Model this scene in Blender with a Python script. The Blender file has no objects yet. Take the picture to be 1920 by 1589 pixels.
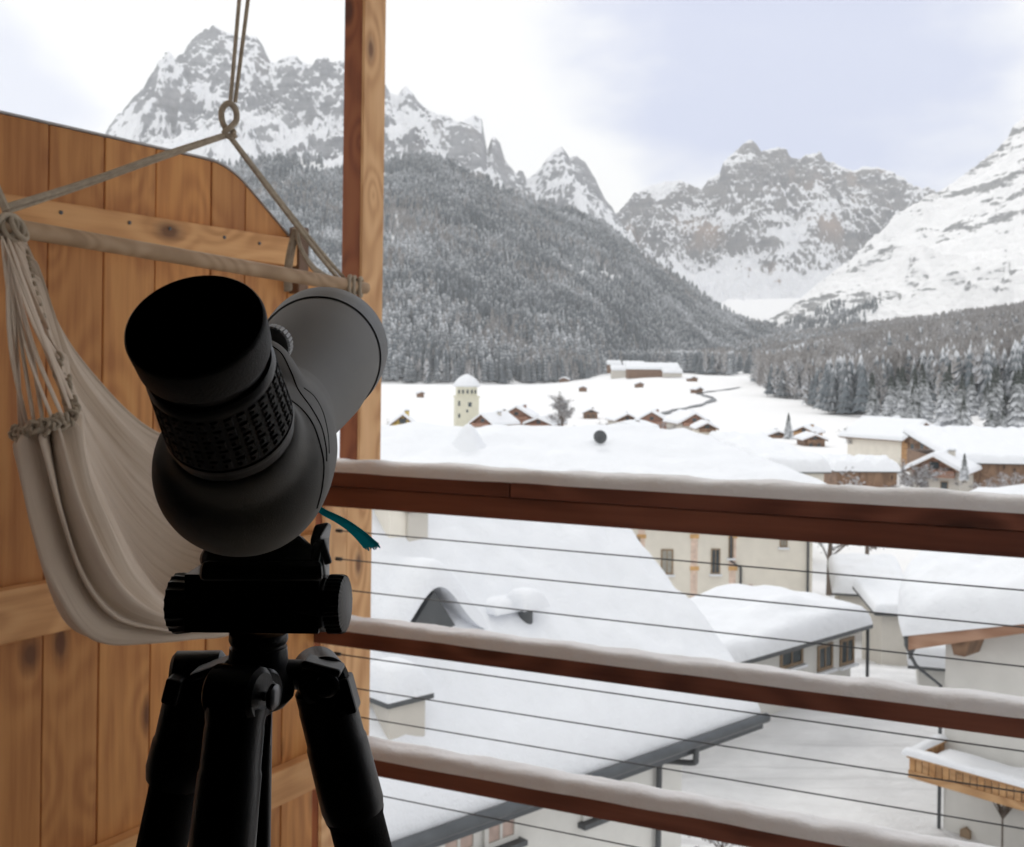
import bpy, math, random
import numpy as np
from mathutils import Vector, Matrix, noise as mnoise
random.seed(7); rng = np.random.default_rng(11)
S = bpy.context.scene; COL = S.collection
R = math.radians
# ------------------------------------------------------------------ camera geometry
F = 2100.0; PX, PY = 960.0, 691.0; RHO = 0.0124
CR = Vector((math.cos(RHO), 0, math.sin(RHO))); CU = Vector((-math.sin(RHO), 0, math.cos(RHO))); CF = Vector((0, 1, 0))
def P(px, py, d): return CR*((px-PX)/F*d) + CU*((PY-py)/F*d) + CF*d
def ray(px, py): return P(px, py, 1.0)
def at_z(px, py, z):
    r = ray(px, py); return r*(z/r.z)
def hit(px, py, p0, n):
    r = ray(px, py); p0 = Vector(p0); n = Vector(n); return r*(p0.dot(n)/r.dot(n))
# ------------------------------------------------------------------ numpy noise
def _h(ix, iy, s):
    n = (ix.astype(np.int64)*374761393 + iy.astype(np.int64)*668265263 + s*1274126177) & 0x7fffffff
    n = ((n ^ (n >> 13))*1274126177) & 0x7fffffff
    return ((n ^ (n >> 16)) & 0xffff)/65535.0
def vn(x, y, s=0):
    x = np.asarray(x, float); y = np.asarray(y, float)
    ix = np.floor(x); iy = np.floor(y); fx = x-ix; fy = y-iy
    fx = fx*fx*fx*(fx*(fx*6-15)+10); fy = fy*fy*fy*(fy*(fy*6-15)+10)
    a = _h(ix, iy, s); b = _h(ix+1, iy, s); c = _h(ix, iy+1, s); d = _h(ix+1, iy+1, s)
    return (a*(1-fx)+b*fx)*(1-fy)+(c*(1-fx)+d*fx)*fy
def fbm(x, y, o=5, s=0, g=.5):
    t = 0; a = 1; n = 0
    for k in range(o):
        t = t + a*(vn(x*2**k+17.3*k, y*2**k+9.1*k, s+k)*2-1); n += a; a *= g
    return t/n
def ridged(x, y, o=5, s=0, g=.5):
    t = 0; a = 1; n = 0
    for k in range(o):
        t = t + a*(1-np.abs(vn(x*2**k+7.3*k, y*2**k+3.1*k, s+k)*2-1)); n += a; a *= g
    return t/n
def sstep(a, b, x):
    t = np.clip((x-a)/(b-a), 0, 1); return t*t*(3-2*t)
# ------------------------------------------------------------------ materials
class NT:
    def __init__(s, name):
        s.m = bpy.data.materials.new(name); s.m.use_nodes = True; s.t = s.m.node_tree; s.b = s.t.nodes['Principled BSDF']
        s.co = None
    def n(s, typ, **kw):
        q = s.t.nodes.new(typ)
        for k, v in kw.items(): setattr(q, k, v)
        return q
    def l(s, a, b): s.t.links.new(a, b)
    def coord(s, scale=(1,1,1), rot=(0,0,0), loc=(0,0,0), src='Object', add=None):
        tc = s.n('ShaderNodeTexCoord'); mp = s.n('ShaderNodeMapping')
        o = tc.outputs[src]
        if add is not None:
            va = s.n('ShaderNodeVectorMath', operation='ADD'); s.l(o, va.inputs[0]); s.l(add, va.inputs[1]); o = va.outputs[0]
        s.l(o, mp.inputs[0]); mp.inputs['Scale'].default_value = scale; mp.inputs['Rotation'].default_value = rot; mp.inputs['Location'].default_value = loc
        return mp.outputs[0]
    def noise(s, co, scale=1, detail=5, rough=.5, dist=0):
        q = s.n('ShaderNodeTexNoise'); s.l(co, q.inputs['Vector'])
        q.inputs['Scale'].default_value = scale; q.inputs['Detail'].default_value = detail; q.inputs['Roughness'].default_value = rough; q.inputs['Distortion'].default_value = dist
        return q.outputs['Fac']
    def ramp(s, fac, stops):
        q = s.n('ShaderNodeValToRGB'); s.l(fac, q.inputs[0]); e = q.color_ramp.elements
        while len(e) < len(stops): e.new(.5)
        for i, (p, c) in enumerate(stops):
            e[i].position = p; e[i].color = (c, c, c, 1) if isinstance(c, (int, float)) else (*c, 1)
        return q.outputs[0]
    def math(s, op, a, b=None, c=None, clamp=False):
        q = s.n('ShaderNodeMath', operation=op, use_clamp=clamp)
        for i, v in enumerate((a, b, c)):
            if v is None: continue
            if isinstance(v, (int, float)): q.inputs[i].default_value = v
            else: s.l(v, q.inputs[i])
        return q.outputs[0]
    def mix(s, fac, a, b, mode='MIX'):
        q = s.n('ShaderNodeMix', data_type='RGBA', blend_type=mode)
        for i, v in ((0, fac), (6, a), (7, b)):
            if isinstance(v, (int, float)): q.inputs[i].default_value = v
            elif isinstance(v, tuple): q.inputs[i].default_value = (*v, 1)
            else: s.l(v, q.inputs[i])
        return q.outputs[2]
    def bump(s, h, strength=.3, dist=.01):
        q = s.n('ShaderNodeBump'); s.l(h, q.inputs['Height']); q.inputs['Strength'].default_value = strength; q.inputs['Distance'].default_value = dist
        s.l(q.outputs[0], s.b.inputs['Normal'])
    def col(s, c):
        if isinstance(c, tuple): s.b.inputs['Base Color'].default_value = (*c, 1)
        else: s.l(c, s.b.inputs['Base Color'])
    def set(s, rough=.6, spec=.5, metal=0):
        s.b.inputs['Roughness'].default_value = rough; s.b.inputs['Specular IOR Level'].default_value = spec; s.b.inputs['Metallic'].default_value = metal
        return s.m
def m_plain(name, c, rough=.6, spec=.4, metal=0, var=.15, scale=6, bump=.0, bscale=200):
    n = NT(name); co = n.coord((scale,)*3); f = n.noise(co, 1, 4)
    k = n.ramp(f, [(.3, tuple(x*(1-var) for x in c)), (.7, tuple(min(1, x*(1+var)) for x in c))]); n.col(k)
    if bump: n.bump(n.noise(n.coord((bscale,)*3), 1, 3), bump, .002)
    return n.set(rough, spec, metal)
def m_snow(name, s=1.0, bscale=3, bstr=.45, c=(.87, .885, .92)):
    n = NT(name); f = n.noise(n.coord((bscale,)*3), 1, 6, .6)
    n.col(n.ramp(f, [(.25, tuple(x*.95 for x in c)), (.75, c)]))
    f2 = n.noise(n.coord((bscale*9,)*3), 1, 4, .7)
    n.bump(n.math('ADD', f, n.math('MULTIPLY', f2, .3)), bstr, .18*s)
    return n.set(.75, .2)
def m_wood(name, base, dark, light, axis='Z', grain=14, knots=True, rough=.6, knotcol=None, kscale=1.0, strength=1.0, ksel=.66):
    n = NT(name)
    at = n.n('ShaderNodeAttribute', attribute_name='tone')
    off = n.n('ShaderNodeCombineXYZ')
    t = n.math('MULTIPLY', at.outputs['Fac'], 37.0)
    for i in range(3): n.l(t, off.inputs[i])
    al = {'X': 0, 'Y': 1, 'Z': 2}[axis]
    sc = [grain]*3; sc[al] = grain*.055
    co = n.coord(tuple(sc), add=off.outputs[0])
    lo = [1.6*kscale]*3; lo[al] = .55*kscale
    colow = n.coord(tuple(lo), add=off.outputs[0])
    ks = [5.2*kscale]*3; ks[al] = 2.7*kscale
    cok = n.coord(tuple(ks), add=off.outputs[0])
    sk = n.n('ShaderNodeSeparateXYZ'); n.l(cok, sk.inputs[0]); ck = n.n('ShaderNodeCombineXYZ'); oth = [i for i in range(3) if i != al]
    n.l(n.math('ADD', sk.outputs[oth[0]], sk.outputs[oth[1]]), ck.inputs[0]); n.l(sk.outputs[al], ck.inputs[1])
    vo = n.n('ShaderNodeTexVoronoi', voronoi_dimensions='2D'); n.l(ck.outputs[0], vo.inputs['Vector']); vo.inputs['Scale'].default_value = 1.0; vo.inputs['Randomness'].default_value = 1
    kd = vo.outputs['Distance']
    warp = n.math('MULTIPLY', n.math('POWER', n.math('SUBTRACT', 1.0, n.math('MINIMUM', n.math('MULTIPLY', kd, 1.6), 1.0)), 2.0), 2.2)
    big = n.noise(colow, 1.3, 3, .5, .4)
    # cathedral rings
    ringv = n.math('ADD', n.math('MULTIPLY', big, 9.0), warp)
    rings = n.math('SINE', n.math('MULTIPLY', ringv, 7.0))
    rings = n.math('MULTIPLY', n.math('ADD', rings, 1.0), .5)
    fine = n.noise(co, 1, 8, .62, .2)
    g = n.math('ADD', n.math('MULTIPLY', fine, .72), n.math('MULTIPLY', rings, .28*strength))
    c = n.ramp(g, [(.26, dark), (.5, base), (.78, light)])
    tonec = n.ramp(at.outputs['Fac'], [(0, (.80, .76, .72)), (.5, (1, 1, 1)), (1, (1.0, .93, .82))])
    c = n.mix(1.0, c, tonec, 'MULTIPLY')
    if knots:
        kc = knotcol or tuple(x*.3 for x in dark)
        km = n.ramp(n.math('ADD', kd, n.math('MULTIPLY', n.math('SUBTRACT', fine, .5), .10)), [(.055, 1.0), (.10, .55), (.17, 0.0)])
        # only some cells carry a knot
        wn = n.n('ShaderNodeSeparateColor'); n.l(vo.outputs['Color'], wn.inputs[0])
        sel = n.ramp(wn.outputs[0], [(ksel, 0.0), (ksel+.02, 1.0)])
        c = n.mix(n.math('MULTIPLY', n.math('MULTIPLY', km, sel), .85), c, kc)
    n.col(c); n.bump(g, .25, .0015)
    return n.set(rough, .35)
M = {}
M['snow'] = m_snow('snow', c=(.84, .86, .90))
M['snow_near'] = m_snow('rail snow', .3, 9, .35, (.88, .885, .90))
M['snow_far'] = m_snow('valley snow', 3, .05, .3, (.90, .90, .91))
M['planks'] = m_wood('larch planks', (.64, .305, .098), (.45, .185, .056), (.73, .40, .15), 'Z', 32, strength=.5, ksel=.68, kscale=.8, knotcol=(.10, .032, .012))
M['beamwood'] = m_wood('larch beam', (.70, .38, .16), (.54, .27, .10), (.8, .48, .22), 'X', 28, strength=.8, kscale=.8, knotcol=(.12, .045, .018))
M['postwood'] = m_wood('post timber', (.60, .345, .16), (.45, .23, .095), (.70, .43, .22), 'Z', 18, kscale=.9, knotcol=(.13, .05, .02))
M['postshade'] = m_wood('shaded post timber', (.30, .095, .035), (.20, .055, .02), (.36, .13, .05), 'Z', 18, kscale=.9, knotcol=(.07, .02, .01))  # same timber as the side faces, with room-side shade put into the colour
M['railwood'] = m_wood('stained rail timber', (.18, .062, .038), (.105, .034, .021), (.25, .095, .06), 'X', 26, kscale=.42, rough=.5, knotcol=(.03, .009, .005), strength=.9, ksel=.35)
M['fasciawood'] = m_wood('fascia timber', (.33, .19, .125), (.25, .13, .08), (.42, .26, .18), 'X', 5, kscale=.2)
M['balcwood'] = m_wood('chalet balcony timber', (.46, .27, .13), (.32, .17, .08), (.54, .34, .18), 'X', 5, kscale=.2)
M['darkwood'] = m_wood('weathered chalet timber', (.20, .12, .075), (.12, .07, .045), (.27, .17, .11), 'Z', 3, kscale=.15)
M['redwood'] = m_wood('reddish chalet timber', (.30, .165, .115), (.22, .11, .075), (.36, .21, .15), 'X', 3, kscale=.15)
M['rubber'] = m_plain('black rubber', (.02, .0205, .021), .6, .4, bump=.2, bscale=900)
M['plastic'] = m_plain('black plastic', (.02, .0205, .0215), .38, .5, bump=.08, bscale=700)
M['foam'] = m_plain('black foam grip', (.01, .01, .01), .85, .2, bump=.5, bscale=1200)
M['armour'] = m_plain('grey rubber armour', (.27, .265, .248), .62, .32, var=.05, bump=.12, bscale=1600)
M['hood'] = m_plain('grey hood', (.135, .14, .14), .5, .4, var=.04, bump=.1, bscale=1200)
M['metal'] = m_plain('brushed metal', (.13, .13, .135), .28, .5, 1.0, var=.1)
M['seam'] = m_plain('seam', (.004, .004, .004), .8, .1)
M['silver'] = m_plain('silver trim', (.5, .5, .5), .3, .5, 1.0)
M['cable'] = m_plain('steel cable', (.075, .08, .085), .45, .5, .6)
M['teal'] = m_plain('teal webbing', (.02, .52, .58), .8, .2, bump=.6, bscale=900)
M['knob'] = m_plain('light grey knob', (.34, .34, .34), .45, .5)
M['facade'] = m_plain('bright white render', (.86, .86, .87), .9, .1)  # unseen facade, whitened to bounce fill light onto rails and rail snow
tn = NT('teal webbing translucent'); tn.col((.03, .50, .55)); tn.set(.8, .2); tr_ = tn.n('ShaderNodeBsdfTranslucent'); tr_.inputs[0].default_value = (.04, .62, .68, 1); mxs = tn.n('ShaderNodeMixShader'); mxs.inputs[0].default_value = .6; tn.l(tn.b.outputs[0], mxs.inputs[1]); tn.l(tr_.outputs[0], mxs.inputs[2]); tn.l(mxs.outputs[0], tn.t.nodes['Material Output'].inputs[0]); M['teal'] = tn.m
M['rope'] = m_plain('cotton rope', (.42, .36, .28), .9, .1, scale=60, bump=.6, bscale=260)
M['bar'] = m_wood('spreader bar wood', (.45, .31, .19), (.36, .24, .14), (.52, .37, .24), 'X', 10, knots=False)
M['edging'] = m_plain('pale sheet edging', (.42, .42, .42), .5)
M['slate'] = m_plain('grey sheet metal', (.075, .08, .085), .5, .5, scale=3)
M['zinc'] = m_plain('zinc gutter', (.085, .092, .10), .45, .5, .3, scale=3)
def m_plaster(name, c, sc=1.2):
    n = NT(name); f = n.noise(n.coord((sc,)*3), 1, 6, .65); f2 = n.noise(n.coord((sc*30,)*3), 1, 3)
    n.col(n.ramp(f, [(.3, tuple(x*.9 for x in c)), (.65, c)])); n.bump(f2, .3, .01); return n.set(.9, .15)
M['plaster'] = m_plaster('white plaster', (.70, .69, .66))
M['cream'] = m_plaster('cream plaster', (.80, .755, .67))
M['greige'] = m_plaster('grey beige plaster', (.58, .55, .50))
M['yellow'] = m_plaster('yellow plaster', (.62, .47, .16))
M['towerp'] = m_plaster('tower plaster', (.70, .68, .56))
M['ochre'] = m_plain('ochre trim', (.62, .38, .17), .8)
M['pinktrim'] = m_plain('pink trim', (.70, .55, .46), .8)
M['glass'] = m_plain('window glass', (.06, .075, .085), .12, .6)
M['glassl'] = m_plain('curtained window', (.34, .33, .29), .3, .5)
M['shutter'] = m_plain('beige shutter', (.50, .38, .33), .7)
M['framed'] = m_plain('window frame', (.28, .2, .13), .6)
M['roomdark'] = m_plain('dark room wall', (.028, .024, .02), .95, .05)  # kept near black so little light reaches the back of the scope
M['soffit'] = m_wood('soffit boards', (.50, .40, .30), (.40, .31, .22), (.58, .48, .38), 'X', 8)
M['decking'] = m_wood('balcony decking', (.55, .50, .45), (.45, .40, .36), (.62, .58, .54), 'X', 8)
M['bark'] = m_plain('bark', (.09, .07, .055), .9, .1, scale=4)
def m_conifer(name, c1, c2, snowamt=.5, sc=.35, twig=None):
    n = NT(name); g = n.n('ShaderNodeNewGeometry'); sx = n.n('ShaderNodeSeparateXYZ'); n.l(g.outputs['Normal'], sx.inputs[0])
    at = n.n('ShaderNodeAttribute', attribute_name='tone')
    f = n.noise(n.coord((sc,)*3), 1, 5, .7)
    base = n.mix(at.outputs['Fac'], c1, c2)
    nz = n.math('ABSOLUTE', sx.outputs[2])
    k = n.math('ADD', n.math('MULTIPLY', nz, .8), n.math('MULTIPLY', n.math('SUBTRACT', f, .5), 1.5))
    k = n.math('ADD', k, snowamt-.85)
    k = n.ramp(k, [(0.05, 0.0), (.42, 1.0)])
    n.col(n.mix(k, base, (.78, .80, .84))); return n.set(.85, .1)
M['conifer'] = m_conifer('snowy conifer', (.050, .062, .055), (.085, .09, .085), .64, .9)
M['conifer_far'] = m_conifer('snowy forest', (.15, .172, .19), (.185, .198, .21), .44, .012)  # base tones lifted, with some distance haze put into the colour
M['larch_far'] = m_conifer('bare larch forest', (.34, .32, .312), (.41, .395, .388), .60, .02)  # larch tones paled to carry part of the valley haze
M['twigs'] = m_conifer('snowy twigs', (.12, .09, .07), (.20, .17, .15), .62, 1.2)
def m_rock(name, thr, snowc=(.88, .89, .92), r1=(.21, .21, .225), r2=(.34, .33, .325), sc=.004, tan=.0, streak=None, w=.10, ampn=.45, nw=1.0, crest=.16, big=0, craggy=False, low=None):
    n = NT(name); g = n.n('ShaderNodeNewGeometry'); sx = n.n('ShaderNodeSeparateXYZ'); n.l(g.outputs['Normal'], sx.inputs[0])
    f = n.noise(n.coord((sc, sc, sc*2.2)), 1, 9, .68, .3)
    if streak:
        sc_ = n.coord(streak[0], streak[1]); f = n.noise(sc_, 1, 8, .66, .2)
        if craggy:
            q = n.n('ShaderNodeTexNoise', noise_type='RIDGED_MULTIFRACTAL'); n.l(sc_, q.inputs['Vector']); q.inputs['Scale'].default_value = .8; q.inputs['Detail'].default_value = 7; q.inputs['Roughness'].default_value = .62; q.inputs['Offset'].default_value = .9; q.inputs['Gain'].default_value = 1.6
            rgd = n.math('MULTIPLY', n.math('SUBTRACT', q.outputs['Fac'], .9), .22); f = n.math('ADD', n.math('MULTIPLY', n.math('SUBTRACT', f, .5), 1.1), n.math('ADD', n.math('MINIMUM', rgd, .3), .5))
    strata = n.noise(n.coord((sc*.6, sc*.6, sc*9), (R(8), R(6), 0)), 1, 6, .7)
    k = n.math('ADD', n.math('MULTIPLY', sx.outputs[2], nw), n.math('MULTIPLY', n.math('SUBTRACT', f, .5), ampn*2))
    k = n.math('ADD', k, n.math('MULTIPLY', n.math('SUBTRACT', strata, .5), ampn))
    if big: k = n.math('ADD', k, n.math('MULTIPLY', n.math('SUBTRACT', n.noise(n.coord((sc*.45,)*3, loc=(5, 2, 1)), 1, 4, .6, .5), .5), big))
    if low:
        gp = n.n('ShaderNodeSeparateXYZ'); n.l(g.outputs['Position'], gp.inputs[0]); mr = n.n('ShaderNodeMapRange'); n.l(gp.outputs[2], mr.inputs[0]); mr.inputs[1].default_value = low[1]; mr.inputs[2].default_value = low[0]; mr.inputs[3].default_value = 0; mr.inputs[4].default_value = low[2]
        k = n.math('ADD', k, mr.outputs[0])
    k = n.math('SUBTRACT', k, n.math('MULTIPLY', n.n('ShaderNodeAttribute', attribute_name='tone').outputs['Fac'], crest))
    k = n.ramp(k, [(max(0, thr-w), 0.0), (min(1, thr+w), 1.0)])
    f3 = n.noise(n.coord((sc*3,)*3), 1, 7, .7)
    rock = n.ramp(n.math('ADD', n.math('MULTIPLY', f3, .5), n.math('MULTIPLY', strata, .5)), [(.35, r1), (.6, r2)])
    if tan: rock = n.mix(n.ramp(n.noise(n.coord((sc*.8,)*3, loc=(3, 1, 7)), 1, 3), [(.55, 0.0), (.7, tan)]), rock, (.46, .34, .27))
    n.col(n.mix(k, rock, snowc)); n.bump(n.math('ADD', f3, strata), .6, 1/sc*.05)
    return n.set(.9, .1)
# ------------------------------------------------------------------ mesh builder
class MB:
    def __init__(s): s.v = []; s.f = []; s.tone = []; s.any = False
    def add(s, vs, fs, tone=0.5):
        b = len(s.v); s.v += [tuple(v) for v in vs]; s.f += [tuple(b+i for i in f) for f in fs]; s.tone += [tone]*len(vs)
        return s
    def box(s, c, size, rot=None, tone=.5):
        hx, hy, hz = [q/2 for q in size]; vs = []
        for x in (-hx, hx):
            for y in (-hy, hy):
                for z in (-hz, hz):
                    p = Vector((x, y, z)); p = (rot @ p) if rot else p; vs.append(p+Vector(c))
        return s.add(vs, [(0,1,3,2), (4,6,7,5), (0,4,5,1), (2,3,7,6), (0,2,6,4), (1,5,7,3)], tone)
    def bx(s, x0, x1, y0, y1, z0, z1, tone=.5): return s.box(((x0+x1)/2, (y0+y1)/2, (z0+z1)/2), (abs(x1-x0), abs(y1-y0), abs(z1-z0)), None, tone)
    def prism(s, poly, off, tone=.5):
        n = len(poly); off = Vector(off); vs = [Vector(p) for p in poly]+[Vector(p)+off for p in poly]
        fs = [tuple(range(n)), tuple(range(2*n-1, n-1, -1))]+[(i, (i+1) % n + 0, (i+1) % n+n, i+n)[::-1] for i in range(n)]
        return s.add(vs, fs, tone)
    def loft(s, rings, cap=True, closed=True, tone=.5):
        n = len(rings[0]); vs = [p for r in rings for p in r]; fs = []
        for i in range(len(rings)-1):
            for j in range(n if closed else n-1):
                k = (j+1) % n; fs.append((i*n+j, i*n+k, (i+1)*n+k, (i+1)*n+j))
        if cap: fs.append(tuple(range(n))[::-1]); fs.append(tuple((len(rings)-1)*n+j for j in range(n)))
        return s.add(vs, fs, tone)
    def tube(s, pts, r, n=8, cap=True, flat=None, tone=.5):
        pts = [Vector(p) for p in pts]; rr = r if isinstance(r, (list, tuple)) else [r]*len(pts); rings = []; up = None
        for i, p in enumerate(pts):
            t = (pts[min(i+1, len(pts)-1)]-pts[max(i-1, 0)]).normalized()
            if up is None: up = Vector((0,0,1)) if abs(t.z) < .9 else Vector((1,0,0))
            a = t.cross(up).normalized(); b = a.cross(t).normalized(); up = b
            k = flat or 1
            rings.append([p+(a*math.cos(2*math.pi*j/n)*rr[i]+b*math.sin(2*math.pi*j/n)*rr[i]*k) for j in range(n)])
        return s.loft(rings, cap, tone=tone)
    def lathe(s, o, axis, prof, n=64, fn=None, cap=True, tone=.5):
        o = Vector(o); ax = Vector(axis).normalized(); a = ax.cross(Vector((0,0,1)) if abs(ax.z) < .9 else Vector((1,0,0))).normalized(); b = ax.cross(a)
        rings = []
        for (t, r) in prof:
            rings.append([o+ax*t+(a*math.cos(2*math.pi*j/n)+b*math.sin(2*math.pi*j/n))*(r+(fn(t, j/n) if fn else 0)) for j in range(n)])
        return s.loft(rings, cap, tone=tone)
    def build(s, name, mat, parent=None, world=True, smooth=False, bevel=0, ang=40, bseg=2):
        me = bpy.data.meshes.new(name)
        vs = s.v
        if parent is not None and world:
            inv = parent_matrix(parent).inverted(); vs = [inv @ Vector(v) for v in vs]
        me.from_pydata([tuple(v) for v in vs], [], s.f); me.update()
        at = me.attributes.new('tone', 'FLOAT', 'POINT'); at.data.foreach_set('value', s.tone)
        me.materials.append(M[mat] if isinstance(mat, str) else mat)
        import bmesh
        bm = bmesh.new(); bm.from_mesh(me); bmesh.ops.recalc_face_normals(bm, faces=bm.faces); bm.to_mesh(me); bm.free()
        if smooth: me.shade_smooth(); me.set_sharp_from_angle(angle=R(ang))
        ob = bpy.data.objects.new(name, me); COL.objects.link(ob)
        if parent is not None: ob.parent = parent
        if bevel:
            md = ob.modifiers.new('bevel', 'BEVEL'); md.width = bevel; md.segments = bseg; md.limit_method = 'ANGLE'; md.angle_limit = R(35)
        return ob
def parent_matrix(o):
    m = Matrix.Translation(o.location) @ o.rotation_euler.to_matrix().to_4x4() @ Matrix.Diagonal((*o.scale, 1))
    return (parent_matrix(o.parent) @ m) if o.parent else m
def tag(o, label=None, cat=None, group=None, kind=None):
    if label: o['label'] = label
    if cat: o['category'] = cat
    if group: o['group'] = group
    if kind: o['kind'] = kind
    return o
def thing(name, label, cat, loc=(0,0,0), rz=0, group=None):
    o = bpy.data.objects.new(name, None); COL.objects.link(o); o.location = loc; o.rotation_euler = (0, 0, rz); o.empty_display_size = .2
    return tag(o, label, cat, group)
def np_mesh(name, V, Fq, mat, tone=None, smooth=False, kind=None):
    me = bpy.data.meshes.new(name); k = Fq.shape[1]
    me.vertices.add(len(V)); me.vertices.foreach_set('co', np.asarray(V, np.float32).ravel())
    me.loops.add(Fq.size); me.loops.foreach_set('vertex_index', Fq.ravel().astype(np.int32))
    me.polygons.add(len(Fq)); me.polygons.foreach_set('loop_start', np.arange(0, Fq.size, k, dtype=np.int32)); me.polygons.foreach_set('loop_total', np.full(len(Fq), k, np.int32))
    if tone is not None:
        at = me.attributes.new('tone', 'FLOAT', 'POINT'); at.data.foreach_set('value', np.asarray(tone, np.float32))
    me.update(calc_edges=True); me.validate()
    for m in (mat if isinstance(mat, list) else [mat]): me.materials.append(M[m] if isinstance(m, str) else m)
    if smooth: me.shade_smooth()
    ob = bpy.data.objects.new(name, me); COL.objects.link(ob)
    if kind: ob['kind'] = kind
    return ob
def grid_faces(nr, nc):
    i = np.arange(nr-1)[:, None]*nc+np.arange(nc-1)[None, :]
    return np.stack([i, i+1, i+nc+1, i+nc], -1).reshape(-1, 4)
# snow pillow over a surface fn(a,b)->Vector, a in 0..U, b in 0..V
def snow(fn, U, V, T, r=None, nu=30, nv=20, amp=.06, seed=1, mb=None, fs=.7, sag=0.0):
    r = r or T*.8; mb = mb or MB()
    def spaced(L, n):
        e = [r*q for q in (0, .03, .12, .3, .6, 1)] if L > 2.2*r else [L*q for q in (0, .02, .08, .18, .33)]
        m = [e[-1]+(L-2*e[-1])*k/n for k in range(1, n)]
        return e+m+[L-q for q in e[::-1]]
    A = spaced(U, nu); B = spaced(V, nv); top = []; bot = []
    for a in A:
        for b in B:
            da = min(a, U-a); db = min(b, V-b); R_ = min(r, U/2, V/2)
            f = 1
            for d in (da, db): q = 1-min(d/R_, 1); f *= math.sqrt(max(0, 1-q*q*q))**.9
            p = fn(a, b); nz = mnoise.fractal(Vector((p.x*fs, p.y*fs, seed*7.7)), 1.0, 2.0, 4)
            nz2 = mnoise.noise(Vector((p.x*fs*2.3, p.y*fs*2.3, seed*3.1+5)))
            h = (T*(1+.35*nz2*min(1, amp*6)) + amp*nz)*f
            top.append(p+Vector((0, 0, max(h, 0.0)))); bot.append(p-Vector((0, 0, .004)))
    nb = len(B); na = len(A); fs_ = []
    N = na*nb
    for i in range(na-1):
        for j in range(nb-1):
            q = i*nb+j; fs_.append((q, q+1, q+nb+1, q+nb)); fs_.append((N+q, N+q+nb, N+q+nb+1, N+q+1))
    for i in range(na-1):
        for q in (i*nb, i*nb+nb-1): fs_.append((q, q+nb, N+q+nb, N+q))
    for j in range(nb-1):
        for q in (j, (na-1)*nb+j): fs_.append((q, q+1, N+q+1, N+q))
    mb.add(top+bot, fs_); return mb
exec_parts = []
# ================================================================== LANDSCAPE
GT = [(-200,-11),(26,-11),(34,-10.4),(41,-10.8),(50,-12.6),(80,-13.6),(120,-14.6),(250,-17),(600,-16.3),(850,-15),(1000,-13.5),(1250,-6),(1500,5),(2000,24),(2600,46),(3600,80),(5000,110),(9000,300)]
def ground(x, y):
    x = np.asarray(x, float); y = np.asarray(y, float)
    z = np.interp(y, [a for a, b in GT], [b for a, b in GT])
    edge = np.interp(y, [200, 300, 380, 700, 1000, 1500, 3000], [150, 120, 118, 165, 215, 300, 520])
    k = np.interp(y, [200, 300, 700, 1500, 3000], [.03, .09, .165, .165, .15])
    dx = np.maximum(0, x-edge); z = z + k*dx*sstep(0, 60, dx)*(y > 150)
    z = z + fbm(x/60, y/60, 4, 3)*.9*sstep(70, 250, y) + fbm(x/400, y/400, 3, 9)*6*sstep(1000, 1800, y)
    z = z + 9*sstep(10, 130, x)*sstep(550, 980, y)*(1-sstep(980, 1500, y))
    near = 1-sstep(40, 60, y); z = z + near*(fbm(x/2.2, y/2.2, 4, 5)*.10)
    return z
th = np.radians(np.concatenate([np.linspace(-180, -36, 25), np.linspace(-34, 34, 300), np.linspace(36, 180, 25)]))
rr = np.concatenate([[0.5], np.geomspace(8, 60, 150), np.geomspace(61, 9000, 260)])
TT, RR = np.meshgrid(th, rr); gx = RR*np.sin(TT); gy = RR*np.cos(TT)
V = np.stack([gx, gy, ground(gx, gy)], -1).reshape(-1, 3)
# packed, ploughed courtyard snow in a slightly greyer tone
n = NT('ground snow'); co = n.coord((1,1,1)); f = n.noise(n.coord((.16,.4,.2), (0,0,R(35))), 1, 8, .68, .6)
f2 = n.noise(n.coord((.9,.9,.9)), 1, 8, .7); f3 = n.noise(n.coord((5,5,5)), 1, 6, .7)
geo = n.n('ShaderNodeNewGeometry'); sy = n.n('ShaderNodeSeparateXYZ'); n.l(geo.outputs['Position'], sy.inputs[0])
court = n.math('SUBTRACT', 1.0, n.ramp(n.math('MULTIPLY', sy.outputs[1], .01), [(.42, 0.0), (.50, 1.0)]))
track = n.math('MULTIPLY', n.ramp(n.math('ADD', n.math('MULTIPLY', f, .65), n.math('MULTIPLY', f2, .35)), [(.38, 1.0), (.60, 0.0)]), court)
c = n.mix(track, (.88, .88, .89), (.72, .72, .73))
ty = n.noise(n.coord((.10, 2.4, 1), (0, 0, R(38))), 1, 3, .6); tyr = n.math('MULTIPLY', n.ramp(ty, [(.56, 0.0), (.62, 1.0)]), n.math('MULTIPLY', court, .30)); c = n.mix(tyr, c, (.50, .50, .50)); n.col(c)
n.bump(n.math('ADD', n.math('ADD', f2, f), n.math('MULTIPLY', f3, .35)), .55, .35); M['ground'] = n.set(.85, .15)
g = np_mesh('snowy_ground', V, grid_faces(len(rr), len(th)), 'ground', smooth=True, kind='structure')

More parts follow.
